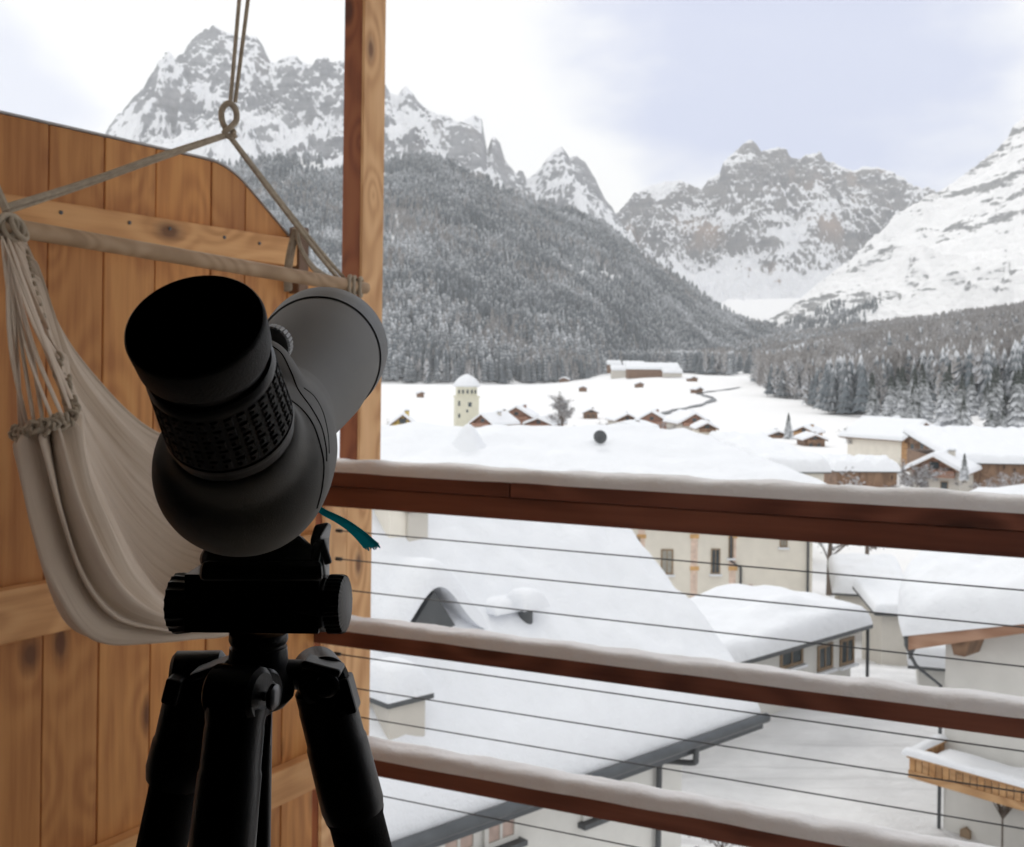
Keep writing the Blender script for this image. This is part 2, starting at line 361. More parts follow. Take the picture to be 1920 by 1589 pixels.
def outline(pts, n, jag=0, seed=0, fr=.12):
    xs = np.linspace(pts[0][0], pts[-1][0], n); ys = np.interp(xs, [p[0] for p in pts], [p[1] for p in pts])
    if jag: ys = ys + fbm(xs*fr, xs*0+seed, 4, seed, .6)*jag
    return xs, ys
def smooth1(y, k):
    ker = np.hanning(k); ker /= ker.sum(); return np.convolve(np.pad(y, k//2, mode='edge'), ker, 'valid')[:len(y)]
def ridge(name, pts, dc, dn, zb, cols, rows, jag, A, fx, fy, mat, power=1.25, seed=1, env0=.05, smk=61, label=None, fall=None, decay=.10, fb=0, offs=(0, 0), flute=0, rough=0):
    xs, ys = outline(pts, cols, jag, seed)
    DC = np.interp(xs, [p[0] for p in dc], [p[1] for p in dc]); DN = np.interp(xs, [p[0] for p in dn], [p[1] for p in dn]); ZB = np.interp(xs, [p[0] for p in zb], [p[1] for p in zb])
    upz = lambda px, py, d: (CR.z*(px-PX)/F + CU.z*(PY-py)/F)*d
    zc = upz(xs, ys, DC); S = smooth1(zc, smk); S = np.minimum(S, zc+abs(A)*.25)
    back = np.array([-.35, -.22, -.12, -.05]); tt = np.concatenate([back, np.linspace(0, 1, rows)**1.15])
    T, XS = np.meshgrid(tt, xs, indexing='ij')
    D = DC[None, :]+(DN-DC)[None, :]*T
    Z = ZB[None, :]+(S-ZB)[None, :]*(1-np.clip(T, 0, 1))**power
    Z = Z+(zc-S)[None, :]*np.exp(-np.abs(T)/decay)
    Z = np.where(T < 0, Z-(S-ZB)[None, :]*(-T)*2.2, Z)
    # camera ray fan -> world
    X = (CR.x*(XS-PX)/F)*D; Y = D
    wx = X+fbm(X*fx*1.3, Y*fx*1.3, 4, seed+40)*.35/fx; wy = Y+fbm(X*fx*1.3, Y*fx*1.3, 4, seed+50)*.35/fx
    rg = ridged(wx*fx, wy*fy, 8, seed+3, .62)
    env = sstep(0, env0, np.abs(T))*(1-.45*np.clip(T, 0, 1))
    Z = Z-(.72-rg)*A*env + fbm(X*fx*.4, Y*fx*.4, 4, seed+9)*fb*env
    if flute: Z = Z-flute*env*(.7-ridged(wx*fx*4, wy*fy*1.2, 5, seed+23, .6))
    if rough: Z = Z+fbm(X/75, Y/75, 5, seed+61, .62)*rough*sstep(0, .03, np.abs(T))+fbm(X/260, Y/260, 3, seed+71)*rough*1.5*sstep(0, .08, np.abs(T))
    V = np.stack([X, Y, Z], -1)
    o = np_mesh(name, V.reshape(-1, 3), grid_faces(len(tt), cols), mat, np.exp(-np.abs(T)/.10).ravel(), smooth=True, kind='structure')
    return o, V, T, XS
LM = [(-700,420),(-250,385),(0,345),(110,300),(150,272),(192,249),(210,222),(225,206),(247,179),(276,154),(293,130),(302,103),(309,100),(317,116),(333,106),(347,81),(366,62),(393,53),(425,62),(440,70),(452,66),(474,70),(484,84),(490,97),(499,116),(512,116),(523,108),(545,103),(558,116),(577,122),(593,130),(610,119),(631,112),(650,120),(680,135),(700,150),(715,157),(726,175),(740,178),(753,162),(762,172),(772,186),(783,196),(799,209),(821,219),(848,240),(864,227),(883,214),(897,222),(918,254),(908,284),(932,268),(943,303),(962,325),(975,318),(983,338),(1005,320),(1021,295),(1048,273),(1062,295),(1075,292),(1092,303),(1113,338),(1130,374),(1143,387),(1151,403),(1200,470),(1260,520)]
LM = sorted(LM)
M['rockL'] = m_rock('left massif rock and snow', .45, craggy=True, sc=.0045, ampn=.66, w=.05, tan=.12, r1=(.12,.125,.145), r2=(.34,.345,.36), big=.75, streak=((.0060, .0045, .0030), (0, R(-24), 0)))
ridge('left_massif', LM, [(-700,4300),(150,4300),(700,4700),(1000,4900),(1260,5000)], [(150,2300),(700,2450),(1000,3000),(1260,3600)], [(150,230),(700,300),(1000,330),(1260,250)], 1000, 420, 3.0, 520, 1/560, 1/800, 'rockL', 1.2, 4, .22, 91, decay=.10, fb=60, flute=80, rough=55)
CM = [(1040,520),(1100,455),(1140,415),(1153,402),(1165,386),(1180,370),(1205,352),(1240,341),(1270,338),(1300,350),(1312,356),(1325,335),(1345,325),(1352,305),(1380,278),(1396,265),(1405,262),(1415,272),(1422,286),(1440,280),(1455,275),(1470,282),(1480,298),(1494,300),(1505,290),(1530,285),(1538,300),(1555,304),(1575,312),(1595,322),(1612,312),(1640,314),(1670,322),(1690,335),(1712,352),(1735,362),(1800,430),(1900,520)]
M['rockC'] = m_rock('centre massif rock and snow', .55, craggy=True, low=(310, 520, .75), sc=.004, tan=.75, ampn=.66, big=.7, streak=((.0030, .0036, .0072), (0, R(26), 0)), w=.07, r1=(.10,.105,.125), r2=(.27,.26,.255))
ridge('centre_massif', CM, [(1040,5600),(1900,5600)], [(1040,3900),(1350,3900),(1900,3700)], [(1040,250),(1350,195),(1450,185),(1900,230)], 800, 400, 3.0, 480, 1/460, 1/600, 'rockC', 1.2, 21, .2, 81, decay=.10, fb=80, flute=80, rough=60)
# open snow bowl between the massifs
BW = [(1180,575),(1300,560),(1400,562),(1480,560),(1560,556),(1700,560)]
ridge('snow_bowl', BW, [(1180,4150),(1700,4150)], [(1180,3000),(1700,3000)], [(1180,40),(1700,40)], 160, 60, 1.0, 6, 1/300, 1/300, 'snow_far', .9, 5, .2)
RM = [(1380,640),(1440,600),(1480,575),(1530,533),(1600,482),(1655,436),(1690,405),(1732,368),(1770,352),(1800,330),(1850,292),(1882,262),(1896,235),(1912,222),(1925,205),(1980,150),(2100,60),(2250,20),(2500,60),(2900,180)]
M['rockR'] = m_rock('right slope snow with rock patches', .43, snowc=(.92,.92,.93), sc=.008, ampn=1.15, w=.07, streak=((.0036, .0036, .017), (0, R(36), 0)), crest=.12, r1=(.24,.245,.26), r2=(.36,.36,.36), nw=.9)
_, RV, RT, RX = ridge('right_mountain', RM, [(1380,2500),(1900,2900),(2900,3000)], [(1380,2200),(1700,1900),(1900,1650),(2900,1500)], [(1380,10),(1700,20),(1900,30),(2900,60)], 700, 260, 3.0, 90, 1/240, 1/700, 'rockR', 1.0, 31, .03, 31, decay=.10, fb=25, flute=16, rough=14)
# ---- forested hill
HL = [(-500,330),(200,330),(380,315),(440,302),(470,296),(500,292),(560,290),(600,296),(640,316),(700,318),(720,306),(740,296),(765,291),(800,290),(830,296),(860,312),(900,332),(950,352),(1000,372),(1040,386),(1080,397),(1110,408),(1135,422),(1160,440),(1200,470),(1240,498),(1280,524),(1320,552),(1345,570),(1370,584),(1400,598),(1440,606),(1500,612),(1600,640)]
hill, HV, HT, HX = ridge('forested_hill', [(a, b+9) for a, b in HL], [(-500,1900),(700,1950),(1100,2250),(1600,2700)], [(-500,880),(900,930),(1100,1010),(1250,1350),(1450,2000),(1600,2350)], [(-500,-17),(1100,-17),(1250,-8),(1450,10),(1600,25)], 420, 150, 2.0, 26, 1/260, 1/420, 'snow_far', 1.0, 51, .05, 31, fb=10, decay=.3)
# ---- tree batches: every tree a stack of ragged tiers, merged into one far-off wood
def tree_proto(kind, seed):
    r = random.Random(seed); vs = []; fs = []
    if kind == 'con':
        nt = 6
        for k in range(nt):
            z0 = .12+.80*k/nt; z1 = z0+.30; rad = .20*(1-k/nt*.86); nb = 6; a0 = r.random()*6
            c = len(vs); vs.append((0, 0, min(1, z1)))
            for j in range(2*nb):
                a = a0+math.pi*j/nb; q = rad*(1.0 if j % 2 == 0 else .48)*r.uniform(.8, 1.2); vs.append((q*math.cos(a), q*math.sin(a), z0+(0 if j % 2 == 0 else .05)+r.uniform(-.02, .02)))
            for j in range(2*nb): fs.append((c, c+1+j, c+1+(j+1) % (2*nb)))
    else:
        for k in range(30):
            z = .18+.8*(k/30)**.9; a = r.random()*6.28; L = .20*(1-(k/30))**.7+.03; w = .017
            x, y = math.cos(a), math.sin(a); c = len(vs)
            vs += [(0, 0, z-.02), (0, 0, z+.03), (x*L-y*w, y*L+x*w, z+.07+r.uniform(-.02, .05))]; fs.append((c, c+1, c+2))
            c = len(vs); vs += [(x*L*.4-y*.03, y*L*.4+x*.03, z), (x*L*.4+y*.03, y*L*.4-x*.03, z), (x*L*.9, y*L*.9, z+.10)]; fs.append((c, c+1, c+2))
        c = len(vs); vs += [(.012, 0, 0), (-.006, .01, 0), (-.006, -.01, 0), (0, 0, 1)]; fs += [(c, c+1, c+3), (c+1, c+2, c+3), (c+2, c, c+3)]
    return np.array(vs), np.array(fs)
def forest(name, pos, h, kind, mat, label, cat='forest'):
    protos = [tree_proto(kind, 100+k) for k in range(6)]; Vs = []; Fs = []; Ts = []; base = 0
    pick = rng.integers(0, 6, len(pos))
    for k, (pv, pf) in enumerate(protos):
        idx = np.where(pick == k)[0]
        if not len(idx): continue
        a = rng.random(len(idx))*6.28; hh = h[idx][:, None]; w = rng.uniform(.85, 1.25, len(idx))[:, None]
        x = pv[None, :, 0]*np.cos(a)[:, None]-pv[None, :, 1]*np.sin(a)[:, None]; y = pv[None, :, 0]*np.sin(a)[:, None]+pv[None, :, 1]*np.cos(a)[:, None]
        X = pos[idx, 0][:, None]+x*hh*w; Y = pos[idx, 1][:, None]+y*hh*w; Z = pos[idx, 2][:, None]-1+pv[None, :, 2]*hh
        v = np.stack([X, Y, Z], -1).reshape(-1, 3); f = (pf[None]+np.arange(len(idx))[:, None, None]*len(pv)).reshape(-1, 3)+base
        Vs.append(v); Fs.append(f); Ts.append(np.repeat(rng.random(len(idx)), len(pv))); base += len(v)
    if not Vs: return None
    o = np_mesh(name, np.concatenate(Vs), np.concatenate(Fs), mat, np.concatenate(Ts))
    return tag(o, label, cat, None, 'stuff')
def px_of(X, Y, Z):
    a = X*CR.x+Z*CR.z; b = X*CU.x+Z*CU.z
    return PX+F*a/Y, PY-F*b/Y
# hill trees
N = 52000; nr, nc = HT.shape
u = rng.random(N)**.8; v = rng.random(N); r0 = 4+u*(nr-6); c0 = v*(nc-2)
i = r0.astype(int); j = c0.astype(int); fi = (r0-i)[:, None]; fj = (c0-j)[:, None]
Q = (HV[i, j]*(1-fi)+HV[i+1, j]*fi)*(1-fj)+(HV[i, j+1]*(1-fi)+HV[i+1, j+1]*fi)*fj
hx, hy = px_of(Q[:, 0], Q[:, 1], Q[:, 2])
def ell(x, y, cx, cy, rx, ry, a=0):
    ca, sa = math.cos(a), math.sin(a); dx = x-cx; dy = y-cy
    return ((dx*ca+dy*sa)/rx)**2+((-dx*sa+dy*ca)/ry)**2
keep = (hx > 380) & (hx < 1640)
gap = np.zeros(N)
for e in [(1080,505,34,24,.5,.75),(1135,520,40,20,.35,.7),(1180,525,34,20,.3,.55),(940,462,50,14,.1,.45),(885,596,48,5,.5,.97),(955,618,34,4,.15,.9),(745,420,8,38,-.3,.7),(728,450,10,26,-.5,.7),(600,318,60,13,0,.95),(520,345,26,9,0,.8),(760,325,28,9,.2,.6),(716,336,26,10,.1,.9),(1160,560,30,8,.3,.25),(860,500,80,8,.25,.3)]:
    gap = np.maximum(gap, np.where(ell(hx, hy, *e[:5]) < 1, e[5], 0))
clear = sstep(.3, .45, fbm(Q[:, 0]/90, Q[:, 1]/90, 4, 77))*.35
keep &= rng.random(N) > np.maximum(gap, clear)
keep &= ~((hx < 600) & (hy < 300) & (hx > 540))
Q = Q[keep]; hh = rng.uniform(13, 24, len(Q)); isL = fbm(Q[:, 0]/160, Q[:, 1]/160, 3, 31)+(Q[:, 2] < 40)*.12+rng.normal(0, .2, len(Q)) > .34
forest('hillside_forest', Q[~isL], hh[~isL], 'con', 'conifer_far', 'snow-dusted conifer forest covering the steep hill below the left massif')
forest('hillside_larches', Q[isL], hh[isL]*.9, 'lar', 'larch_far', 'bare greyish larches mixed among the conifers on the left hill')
# valley and right-slope forest
N = 90000
y = 280+3000*rng.random(N)**1.35; px = 1040+1150*rng.random(N); x = (px-PX)/F*y; z = ground(x, y)
hx, hy = px_of(x, y, z)
edge = np.interp(y, [200, 300, 380, 700, 1000, 1500, 3000], [150, 120, 118, 165, 215, 300, 520])+fbm(y/60, y*0, 3, 8)*18
inf = ((x > edge) | (y > np.interp(hx, [1040, 1150, 1260, 1380, 1500], [1150, 1200, 1120, 1000, 780])+fbm(x/50, y/50, 3, 15)*90))
gap = np.zeros(N)
for e in [(1615,692,34,11,-.1,1),(1850,648,75,9,-.18,.97),(1400,700,26,9,0,.95),(1340,695,20,8,0,.6),(1700,775,60,10,0,.8),(1850,790,70,18,0,.9),(1560,668,60,6,-.05,.75),(1720,765,32,8,0,.95),(1610,740,26,6,.4,.6)]:
    gap = np.maximum(gap, np.where(ell(hx, hy, *e[:5]) < 1, e[5], 0))
keep = inf & (rng.random(N) > gap) & (hx > 1060) & (rng.random(N) > sstep(.10, .30, fbm(x/70, y/70, 4, 66))*.93) & ~((y < 420) & (hx < 1700)) & (y > 400)
far = y > 900; keep &= (far | (rng.random(N) > .45))
x, y, z = x[keep], y[keep], z[keep]; Q = np.stack([x, y, z], 1); hh = rng.uniform(13, 25, len(Q))
isL = fbm(x/220, y/220, 3, 91)+rng.normal(0, .22, len(Q))+sstep(900, 1600, y)*.15 > .02
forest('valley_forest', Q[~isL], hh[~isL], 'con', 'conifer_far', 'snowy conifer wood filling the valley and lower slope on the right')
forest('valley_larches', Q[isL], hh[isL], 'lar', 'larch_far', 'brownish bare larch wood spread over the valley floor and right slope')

# thin wooded ribs running down the foot of the right mountain
nr, nc = RT.shape; N = 26000
i = (4+rng.random(N)**.7*(nr-6)).astype(int); j = (rng.random(N)*(nc-2)).astype(int); Q = RV[i, j]+rng.normal(0, 4, (N, 3))*[1, 1, 0]; hx, hy = px_of(Q[:, 0], Q[:, 1], Q[:, 2])
w_ = (Q[:, 2]-.72*Q[:, 0]); rib = fbm(w_/75, (Q[:, 0]+Q[:, 2])/700, 3, 5)
low = np.interp(hx, [1440, 1600, 1750, 1920, 2100], [560, 545, 505, 450, 400])
keep = (rib > .12+.5*np.clip((low-hy)/120, -.45, 1)) & (hx < 2000) & (rng.random(N) > .25) & (hy > low-70)
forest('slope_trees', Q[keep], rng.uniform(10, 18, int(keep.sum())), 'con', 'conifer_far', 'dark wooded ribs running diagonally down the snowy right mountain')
# ================================================================== BALCONY
FLOOR = -1.92
RU = Vector((.908, -.418, 0)); RN = Vector((.418, .908, 0)); RZ = math.atan2(-.418, .908)
RO = P(632, 885, 4.2); RO.z = 0
def rl(x, y, z): return RO+RU*x+RN*y+Vector((0, 0, z))
# railing: local x along the rail, y outwards
rail = thing('balcony_railing', 'dark red timber balcony railing with thin wires and snow along its rails', 'railing', (RO.x, RO.y, FLOOR), RZ)
fz = -FLOOR
def lz(z): return z+fz
X0, X1 = -.10, 4.6
zt = -.392; zb = -.522
mb = MB(); mb.bx(X0, .735, -.05, .075, lz(zt-.052), lz(zt), .2); mb.bx(.738, X1, -.05, .075, lz(zt-.052), lz(zt), .55)
mb.build('top_board', 'railwood', rail, world=False, bevel=.004)
mb = MB(); mb.bx(X0, X1, -.042, .07, lz(zb), lz(zt-.054), .8); mb.build('under_board', 'railwood', rail, world=False, bevel=.005)
for (z1, z0, tn) in ((-.975, -1.035, .3), (-1.428, -1.49, .65)):
    mb = MB(); mb.bx(X0, X1, -.045, .07, lz(z0), lz(z1), tn); mb.build('middle_rail', 'railwood', rail, world=False, bevel=.005)
for k, z in enumerate((-.616, -.722, -.835, -1.078, -1.196, -1.30, -1.575)):
    mb = MB(); pts = [(.02-.0+q*(X1+.1)/24, .0, lz(z)-.004*math.sin(math.pi*q/24)) for q in range(25)]
    mb.tube(pts, .0024, 8); mb.tube([(.0, 0, lz(z)), (.025, 0, lz(z))], .007, 10); mb.build('wire', 'cable', rail, world=False, smooth=True)
def rail_snow(z, y0, y1, T, seed, x0=X0+.02):
    fn = lambda a, b: Vector((x0+a, y0+b+.008*mnoise.noise(Vector((a*3, seed, b*4))), lz(z)+.002))
    return snow(fn, X1-x0, y1-y0, T, min(T*1.0, .045), 220, 10, .009, seed, fs=6)
rail_snow(zt, -.05, .075, .043, 1).build('snow_layer', 'snow_near', rail, world=False, smooth=True, ang=80)
rail_snow(-.975, -.045, .07, .036, 2).build('snow_layer', 'snow_near', rail, world=False, smooth=True, ang=80)
rail_snow(-1.428, -.045, .07, .042, 3).build('snow_layer', 'snow_near', rail, world=False, smooth=True, ang=80)
# posts
NC = P(669, 885, 4.34); p0 = Vector((NC.x, NC.y, 0)); dx = p0-RO; ax, ay = dx.dot(RU), dx.dot(RN)
post = thing('roof_post', 'tall square timber post beside the partition, rising out of the top of the view', 'post', rl(ax-.05, ay+.07, FLOOR), RZ)
def loc_box(x0, x1, y0, y1, z0, z1, tone=.5):
    mb = MB(); c = [rl(x, y, z0) for x, y in ((x0, y0), (x1, y0), (x1, y1), (x0, y1))]; return mb.prism(c, (0, 0, z1-z0), tone)
loc_box(ax-.082, ax, ay, ay+.155, -.40, 1.999, .2).build('post_face', 'postshade', post, bevel=.003)  # room-facing side, shade painted into its darker timber
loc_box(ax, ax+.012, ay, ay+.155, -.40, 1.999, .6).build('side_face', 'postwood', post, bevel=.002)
NC2 = P(600, 1200, 4.27); d2 = Vector((NC2.x, NC2.y, 0))-RO; bx_, by_ = d2.dot(RU), d2.dot(RN)
lp = thing('railing_post', 'wide lower timber post that carries the railing wires', 'post', rl(bx_-.1, by_+.1, FLOOR), RZ)
loc_box(bx_-.10, bx_, by_, by_+.345, FLOOR, -.525, .1).build('post_face', 'postshade', lp, bevel=.003)  # darker timber colour stands for shade on the room side
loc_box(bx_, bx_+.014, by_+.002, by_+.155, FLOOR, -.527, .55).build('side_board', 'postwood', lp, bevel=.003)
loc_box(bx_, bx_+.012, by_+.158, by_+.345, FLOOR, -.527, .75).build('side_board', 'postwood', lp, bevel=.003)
# ------------------------------------------------------------------ partition of upright planks
WD = Vector((.508, .861, 0)); WN = Vector((.861, -.508, 0)); W0 = Vector((-1.396, 3.054, 0)); WRZ = math.atan2(.861, .508)
def wl(x, y, z): return W0+WD*x+WN*y+Vector((0, 0, z))
def wx_of(px, py):  # distance along the partition seen at a pixel
    p = hit(px, py, W0, WN); return (p-W0).dot(WD), p.z
part = thing('wooden_partition', 'orange-brown partition of upright knotty planks with three cross beams', 'partition', (W0.x, W0.y, FLOOR), WRZ)
xa = wx_of(430, 308)[0]; xb = wx_of(592, 504)[0]; zt1 = .676; zt2 = wx_of(592, 504)[1]
xend = 1.32
seams = [-2.6, -2.3, -2.05, -1.8, -1.55, -1.3, -1.05, -.8, -.55, -.30, -.05, wx_of(92, 300)[0], wx_of(197, 300)[0], wx_of(293, 340)[0], wx_of(397, 350)[0], wx_of(461, 370)[0], wx_of(540, 460)[0], xend]
def ztop(x):
    f = lambda q: zt1 if q <= xa else zt1+(zt2-zt1)*(q-xa)/(xb-xa)
    return sum(f(x+q*.012) for q in range(-8, 9))/17
mb = MB()
for k in range(len(seams)-1):
    a, b = seams[k]+.0025, seams[k+1]-.0025; xs = list(np.linspace(a, b, 9))
    poly = [(a, 0, FLOOR), (b, 0, FLOOR)]+[(x, 0, ztop(x)) for x in xs[::-1]]
    poly = [Vector((x, .022+.0016*(k % 2), z-FLOOR)) for x, _, z in poly]; mb.prism(poly, (0, -.022, 0), random.random())
mb.build('plank_panel', 'planks', part, world=False, bevel=.003)
mb = MB(); ez = -FLOOR+.002; ex = [-2.6]+list(np.linspace(xa-.12, xa+.14, 14))+[xb+.02]; mb.loft([[Vector((x, -.003, ztop(x)+ez)), Vector((x, .027, ztop(x)+ez)), Vector((x, .027, ztop(x)+ez+.006)), Vector((x, -.003, ztop(x)+ez+.006))] for x in ex])
mb.build('edge_cap', 'edging', part, world=False)
for (z0, z1, x0, x1, y1, tn) in ((.355, .452, -2.6, wx_of(536, 470)[0], .055, .7), (-.763, -.616, -2.6, xend, .05, .4), (-1.56, -1.435, -2.6, xend, .05, .55)):
    mb = MB(); mb.bx(x0, x1, -y1, -.001, z0-FLOOR, z1-FLOOR, tn); b = mb.build('cross_beam', 'beamwood', part, world=False, bevel=.005)
mb = MB(); x_ = wx_of(548, 470)[0]; mb.bx(x_-.02, x_+.035, -.05, -.001, .26-FLOOR, .50-FLOOR, .1); mb.build('end_batten', 'darkwood', part, world=False, bevel=.005)
mb = MB()
for (px, py) in ((90, 401), (219, 420), (295, 431), (398, 447), (464, 458)):
    x, z = wx_of(px, py); mb.lathe((x, -.0555, z-FLOOR), (0, -1, 0), [(0, .006), (.002, .006), (.003, .002)], 12)
mb.build('screw_heads', 'slate', part, world=False)
# ------------------------------------------------------------------ floor, ceiling, unseen dark room added behind to keep the scope black
mb = MB(); mb.bx(-4.5, 6.5, -3.2, 1.05, FLOOR-.2, FLOOR-.012); tag(mb.build('room_floor', 'roomdark'), kind='structure')
mb = MB()
y = -.02
floor = MB(); c = [rl(-2.6, -3.9, FLOOR-.18), rl(5.2, -3.0, FLOOR-.18), rl(5.2, .1, FLOOR-.18), rl(-2.6, .1, FLOOR-.18)]
floor.prism(c, (0, 0, .178)); tag(floor.build('balcony_floor', 'decking'), kind='structure')
# balcony roof slab with board soffit, well above the picture
roof = MB(); c = [rl(-1.2, -3.3, 2.0), rl(5.6, -3.4, 2.0), rl(5.6, .35, 2.0), rl(-1.2, .35, 2.0)]
roof.prism(c, (0, 0, .16)); tag(roof.build('balcony_roof', 'soffit'), kind='structure')
room = MB(); room.bx(-1.9, -1.75, -2.6, .92, FLOOR, 1.2); room.bx(1.75, 1.9, -2.6, .92, FLOOR, 1.2); room.bx(-1.9, 1.9, -2.75, -2.6, FLOOR, 1.2); room.bx(-1.9, 1.9, -2.75, .92, 1.2, 1.3)
room.bx(-1.75, -.92, .80, .92, FLOOR, 1.2); room.bx(1.12, 1.75, .80, .92, FLOOR, 1.2); room.bx(-.92, 1.12, .80, .92, .62, 1.2)
tag(room.build('unseen_room_walls', 'roomdark'), kind='structure')
facade = MB(); facade.bx(-4.6, -.921, .93, 1.03, FLOOR, 2.0); facade.bx(1.121, 6.4, .93, 1.03, FLOOR, 2.0); facade.bx(-.92, 1.12, .93, 1.03, .64, 2.0)  # unseen wall that also serves as a fill reflector for the railing
tag(facade.build('fill_facade_wall', 'facade'), kind='structure')
# ================================================================== HAMMOCK CHAIR
B0 = P(-12, 421, 2.30); B1 = P(686, 541, 3.30)
ring_c = P(430, 213, 2.80); knot = P(427, 250, 2.80)
ham = thing('hanging_hammock_chair', 'off-white cloth hammock chair hanging from ropes and a wooden spreader bar before the partition', 'hammock chair', (ring_c.x, ring_c.y, ring_c.z))
mb = MB(); n_ = 14; mb.tube([B0.lerp(B1, q/n_) for q in range(-3, n_+1)], [.0195]*(n_+3)+[.0165], 20); bar = mb.build('spreader_bar', 'bar', ham, smooth=True)
def rope(pts, r=.006, n=10, sub=6):
    P_ = [Vector(p) for p in pts]; out_ = []
    for i in range(len(P_)-1):
        a, b = P_[max(i-1, 0)], P_[min(i+2, len(P_)-1)]
        for k in range(sub):
            t = k/sub; p, q = P_[i], P_[i+1]
            out_.append(.5*((2*p)+(-a+q)*t+(2*a-5*p+4*q-b)*t*t+(-a+3*p-3*q+b)*t**3))
    out_.append(P_[-1]); return out_
D = 2.8
mb = MB()
mb.tube([P(452, -40, D), P(432, 192, D)], .0052, 8); mb.tube([P(470, -40, D+.01), P(441, 192, D+.01)], .0052, 8)
up = mb.build('suspension_rope', 'rope', ham, smooth=True)
mb = MB(); mb.tube(rope([P(427, 248, D), P(417, 228, D-.01), P(416, 207, D-.01), P(428, 194, D-.01), P(441, 204, D), P(443, 226, D+.01), P(431, 240, D-.01), P(421, 248, D-.01), P(430, 256, D), P(438, 248, D+.01), P(428, 240, D+.01)], 0), .0078, 10)
mb.tube([P(436, 250, D-.01), P(443, 258, D-.012)], .005, 8)
mb.build('rope_loop', 'rope', ham, smooth=True)
LEb = P(16, 392, 2.36); 
mb = MB(); mb.tube(rope([P(425, 252, D), P(300, 292, 2.62), P(150, 345, 2.48), P(10, 388, 2.32)]), .0062, 8)
mb.tube(rope([P(424, 256, D+.01), P(290, 302, 2.63), P(150, 352, 2.5), P(12, 398, 2.33)]), .005, 8)
e = P(12, 425, 2.29)
for k in range(4):
    o = Vector((.009*k-.012, .008*k, .002*math.sin(k*3))); mb.tube([e+o+Vector((.012*math.sin(a+k), math.cos(a)*.0235, math.sin(a)*.0245)) for a in np.linspace(0, 6.28, 18)], .0058, 8)
mb.tube(rope([P(-30, 300, 2.3), P(-8, 350, 2.3), P(12, 395, 2.3)]), .009, 8)
mb.build('bridle_rope', 'rope', ham, smooth=True)
mb = MB(); mb.tube(rope([P(428, 253, D), P(500, 350, 2.92), P(580, 455, 3.07), P(640, 530, 3.22), P(655, 548, 3.23)]), .0062, 8)
mb.tube(rope([P(431, 254, D+.01), P(505, 350, 2.94), P(588, 455, 3.1), P(645, 522, 3.24), P(664, 545, 3.25)]), .0052, 8)
for px in (640, 652, 668):
    c = B0.lerp(B1, (px+12)/698); mb.tube([c+Vector((.004, math.cos(a)*.026, math.sin(a)*.026)) for a in np.linspace(0, 6.28, 18)], .0068, 8)
mb.build('bridle_rope', 'rope', ham, smooth=True)
mb = MB(); mb.tube(rope([P(556, 428, 3.06), P(562, 460, 3.08), P(585, 500, 3.12), P(620, 525, 3.18), P(640, 535, 3.2)]), [.004]*0 or .013, 10, flat=.45)
mb.tube(rope([P(556, 430, 3.06), P(547, 465, 3.08), P(541, 500, 3.1), P(540, 545, 3.14)]), .013, 8, flat=.5)
mb.build('tie_strap', 'rope', ham, smooth=True)
# strings fanning from the left bar end to the gathered cloth
row_px = [ # v rows: list of (px,py,depth)
 [(48,452,2.46),(78,520,2.52),(116,600,2.62),(170,690,2.72),(235,765,2.82),(310,815,2.92),(410,835,3.02),(510,770,3.12),(590,640,3.20),(640,562,3.24)],
 [(52,490,2.46),(92,600,2.56),(140,700,2.66),(200,795,2.76),(262,870,2.84),(330,920,2.92),(430,930,3.0),(520,850,3.08),(595,680,3.17),(641,564,3.24)],
 [(62,530,2.46),(108,680,2.58),(160,800,2.68),(215,900,2.77),(280,985,2.84),(350,1035,2.9),(440,1040,2.97),(530,940,3.04),(600,720,3.15),(642,566,3.24)],
 [(82,600,2.47),(128,760,2.58),(180,890,2.68),(235,1000,2.75),(300,1080,2.80),(365,1110,2.85),(445,1100,2.92),(535,990,3.0),(603,750,3.13),(643,568,3.24)],
 [(118,700,2.46),(150,830,2.56),(196,950,2.64),(250,1050,2.70),(308,1120,2.75),(370,1145,2.80),(450,1135,2.86),(540,1020,2.96),(606,770,3.12),(644,570,3.24)],
 [(140,772,2.40),(166,880,2.46),(212,990,2.50),(262,1070,2.54),(318,1128,2.58),(375,1150,2.64),(455,1145,2.72),(542,1030,2.88),(608,780,3.10),(645,572,3.24)],
 [(116,796,2.34),(146,925,2.36),(192,1040,2.38),(244,1115,2.42),(306,1160,2.47),(370,1172,2.53),(455,1160,2.62),(544,1040,2.82),(609,785,3.08),(646,573,3.24)],
 [(78,806,2.32),(112,960,2.32),(154,1085,2.33),(212,1160,2.37),(285,1180,2.43),(362,1186,2.5),(455,1168,2.6),(545,1045,2.8),(610,788,3.07),(647,574,3.24)],
 [(52,812,2.34),(80,980,2.34),(116,1105,2.35),(166,1180,2.39),(258,1196,2.45),(355,1188,2.52),(455,1170,2.62),(546,1048,2.8),(611,790,3.07),(648,575,3.24)],
 [(38,814,2.38),(70,980,2.39),(108,1105,2.40),(152,1176,2.45),(240,1200,2.51),(350,1190,2.57),(452,1168,2.68),(545,1046,2.84),(610,788,3.08),(648,575,3.24)]]
rows3 = [[P(*q) for q in r] for r in row_px]
def cr(a, b, c, d, t): return .5*((2*b)+(-a+c)*t+(2*a-5*b+4*c-d)*t*t+(-a+3*b-3*c+d)*t**3)
def crs(L, u):
    n = len(L)-1; f = min(max(u, 0), .99999)*n; i = int(f); t = f-i
    return cr(L[max(i-1, 0)], L[i], L[i+1], L[min(i+2, n)], t)
NU, NV = 110, 150; G = []
def sstep_(a, b, x): t = min(max((x-a)/(b-a), 0), 1); return t*t*(3-2*t)
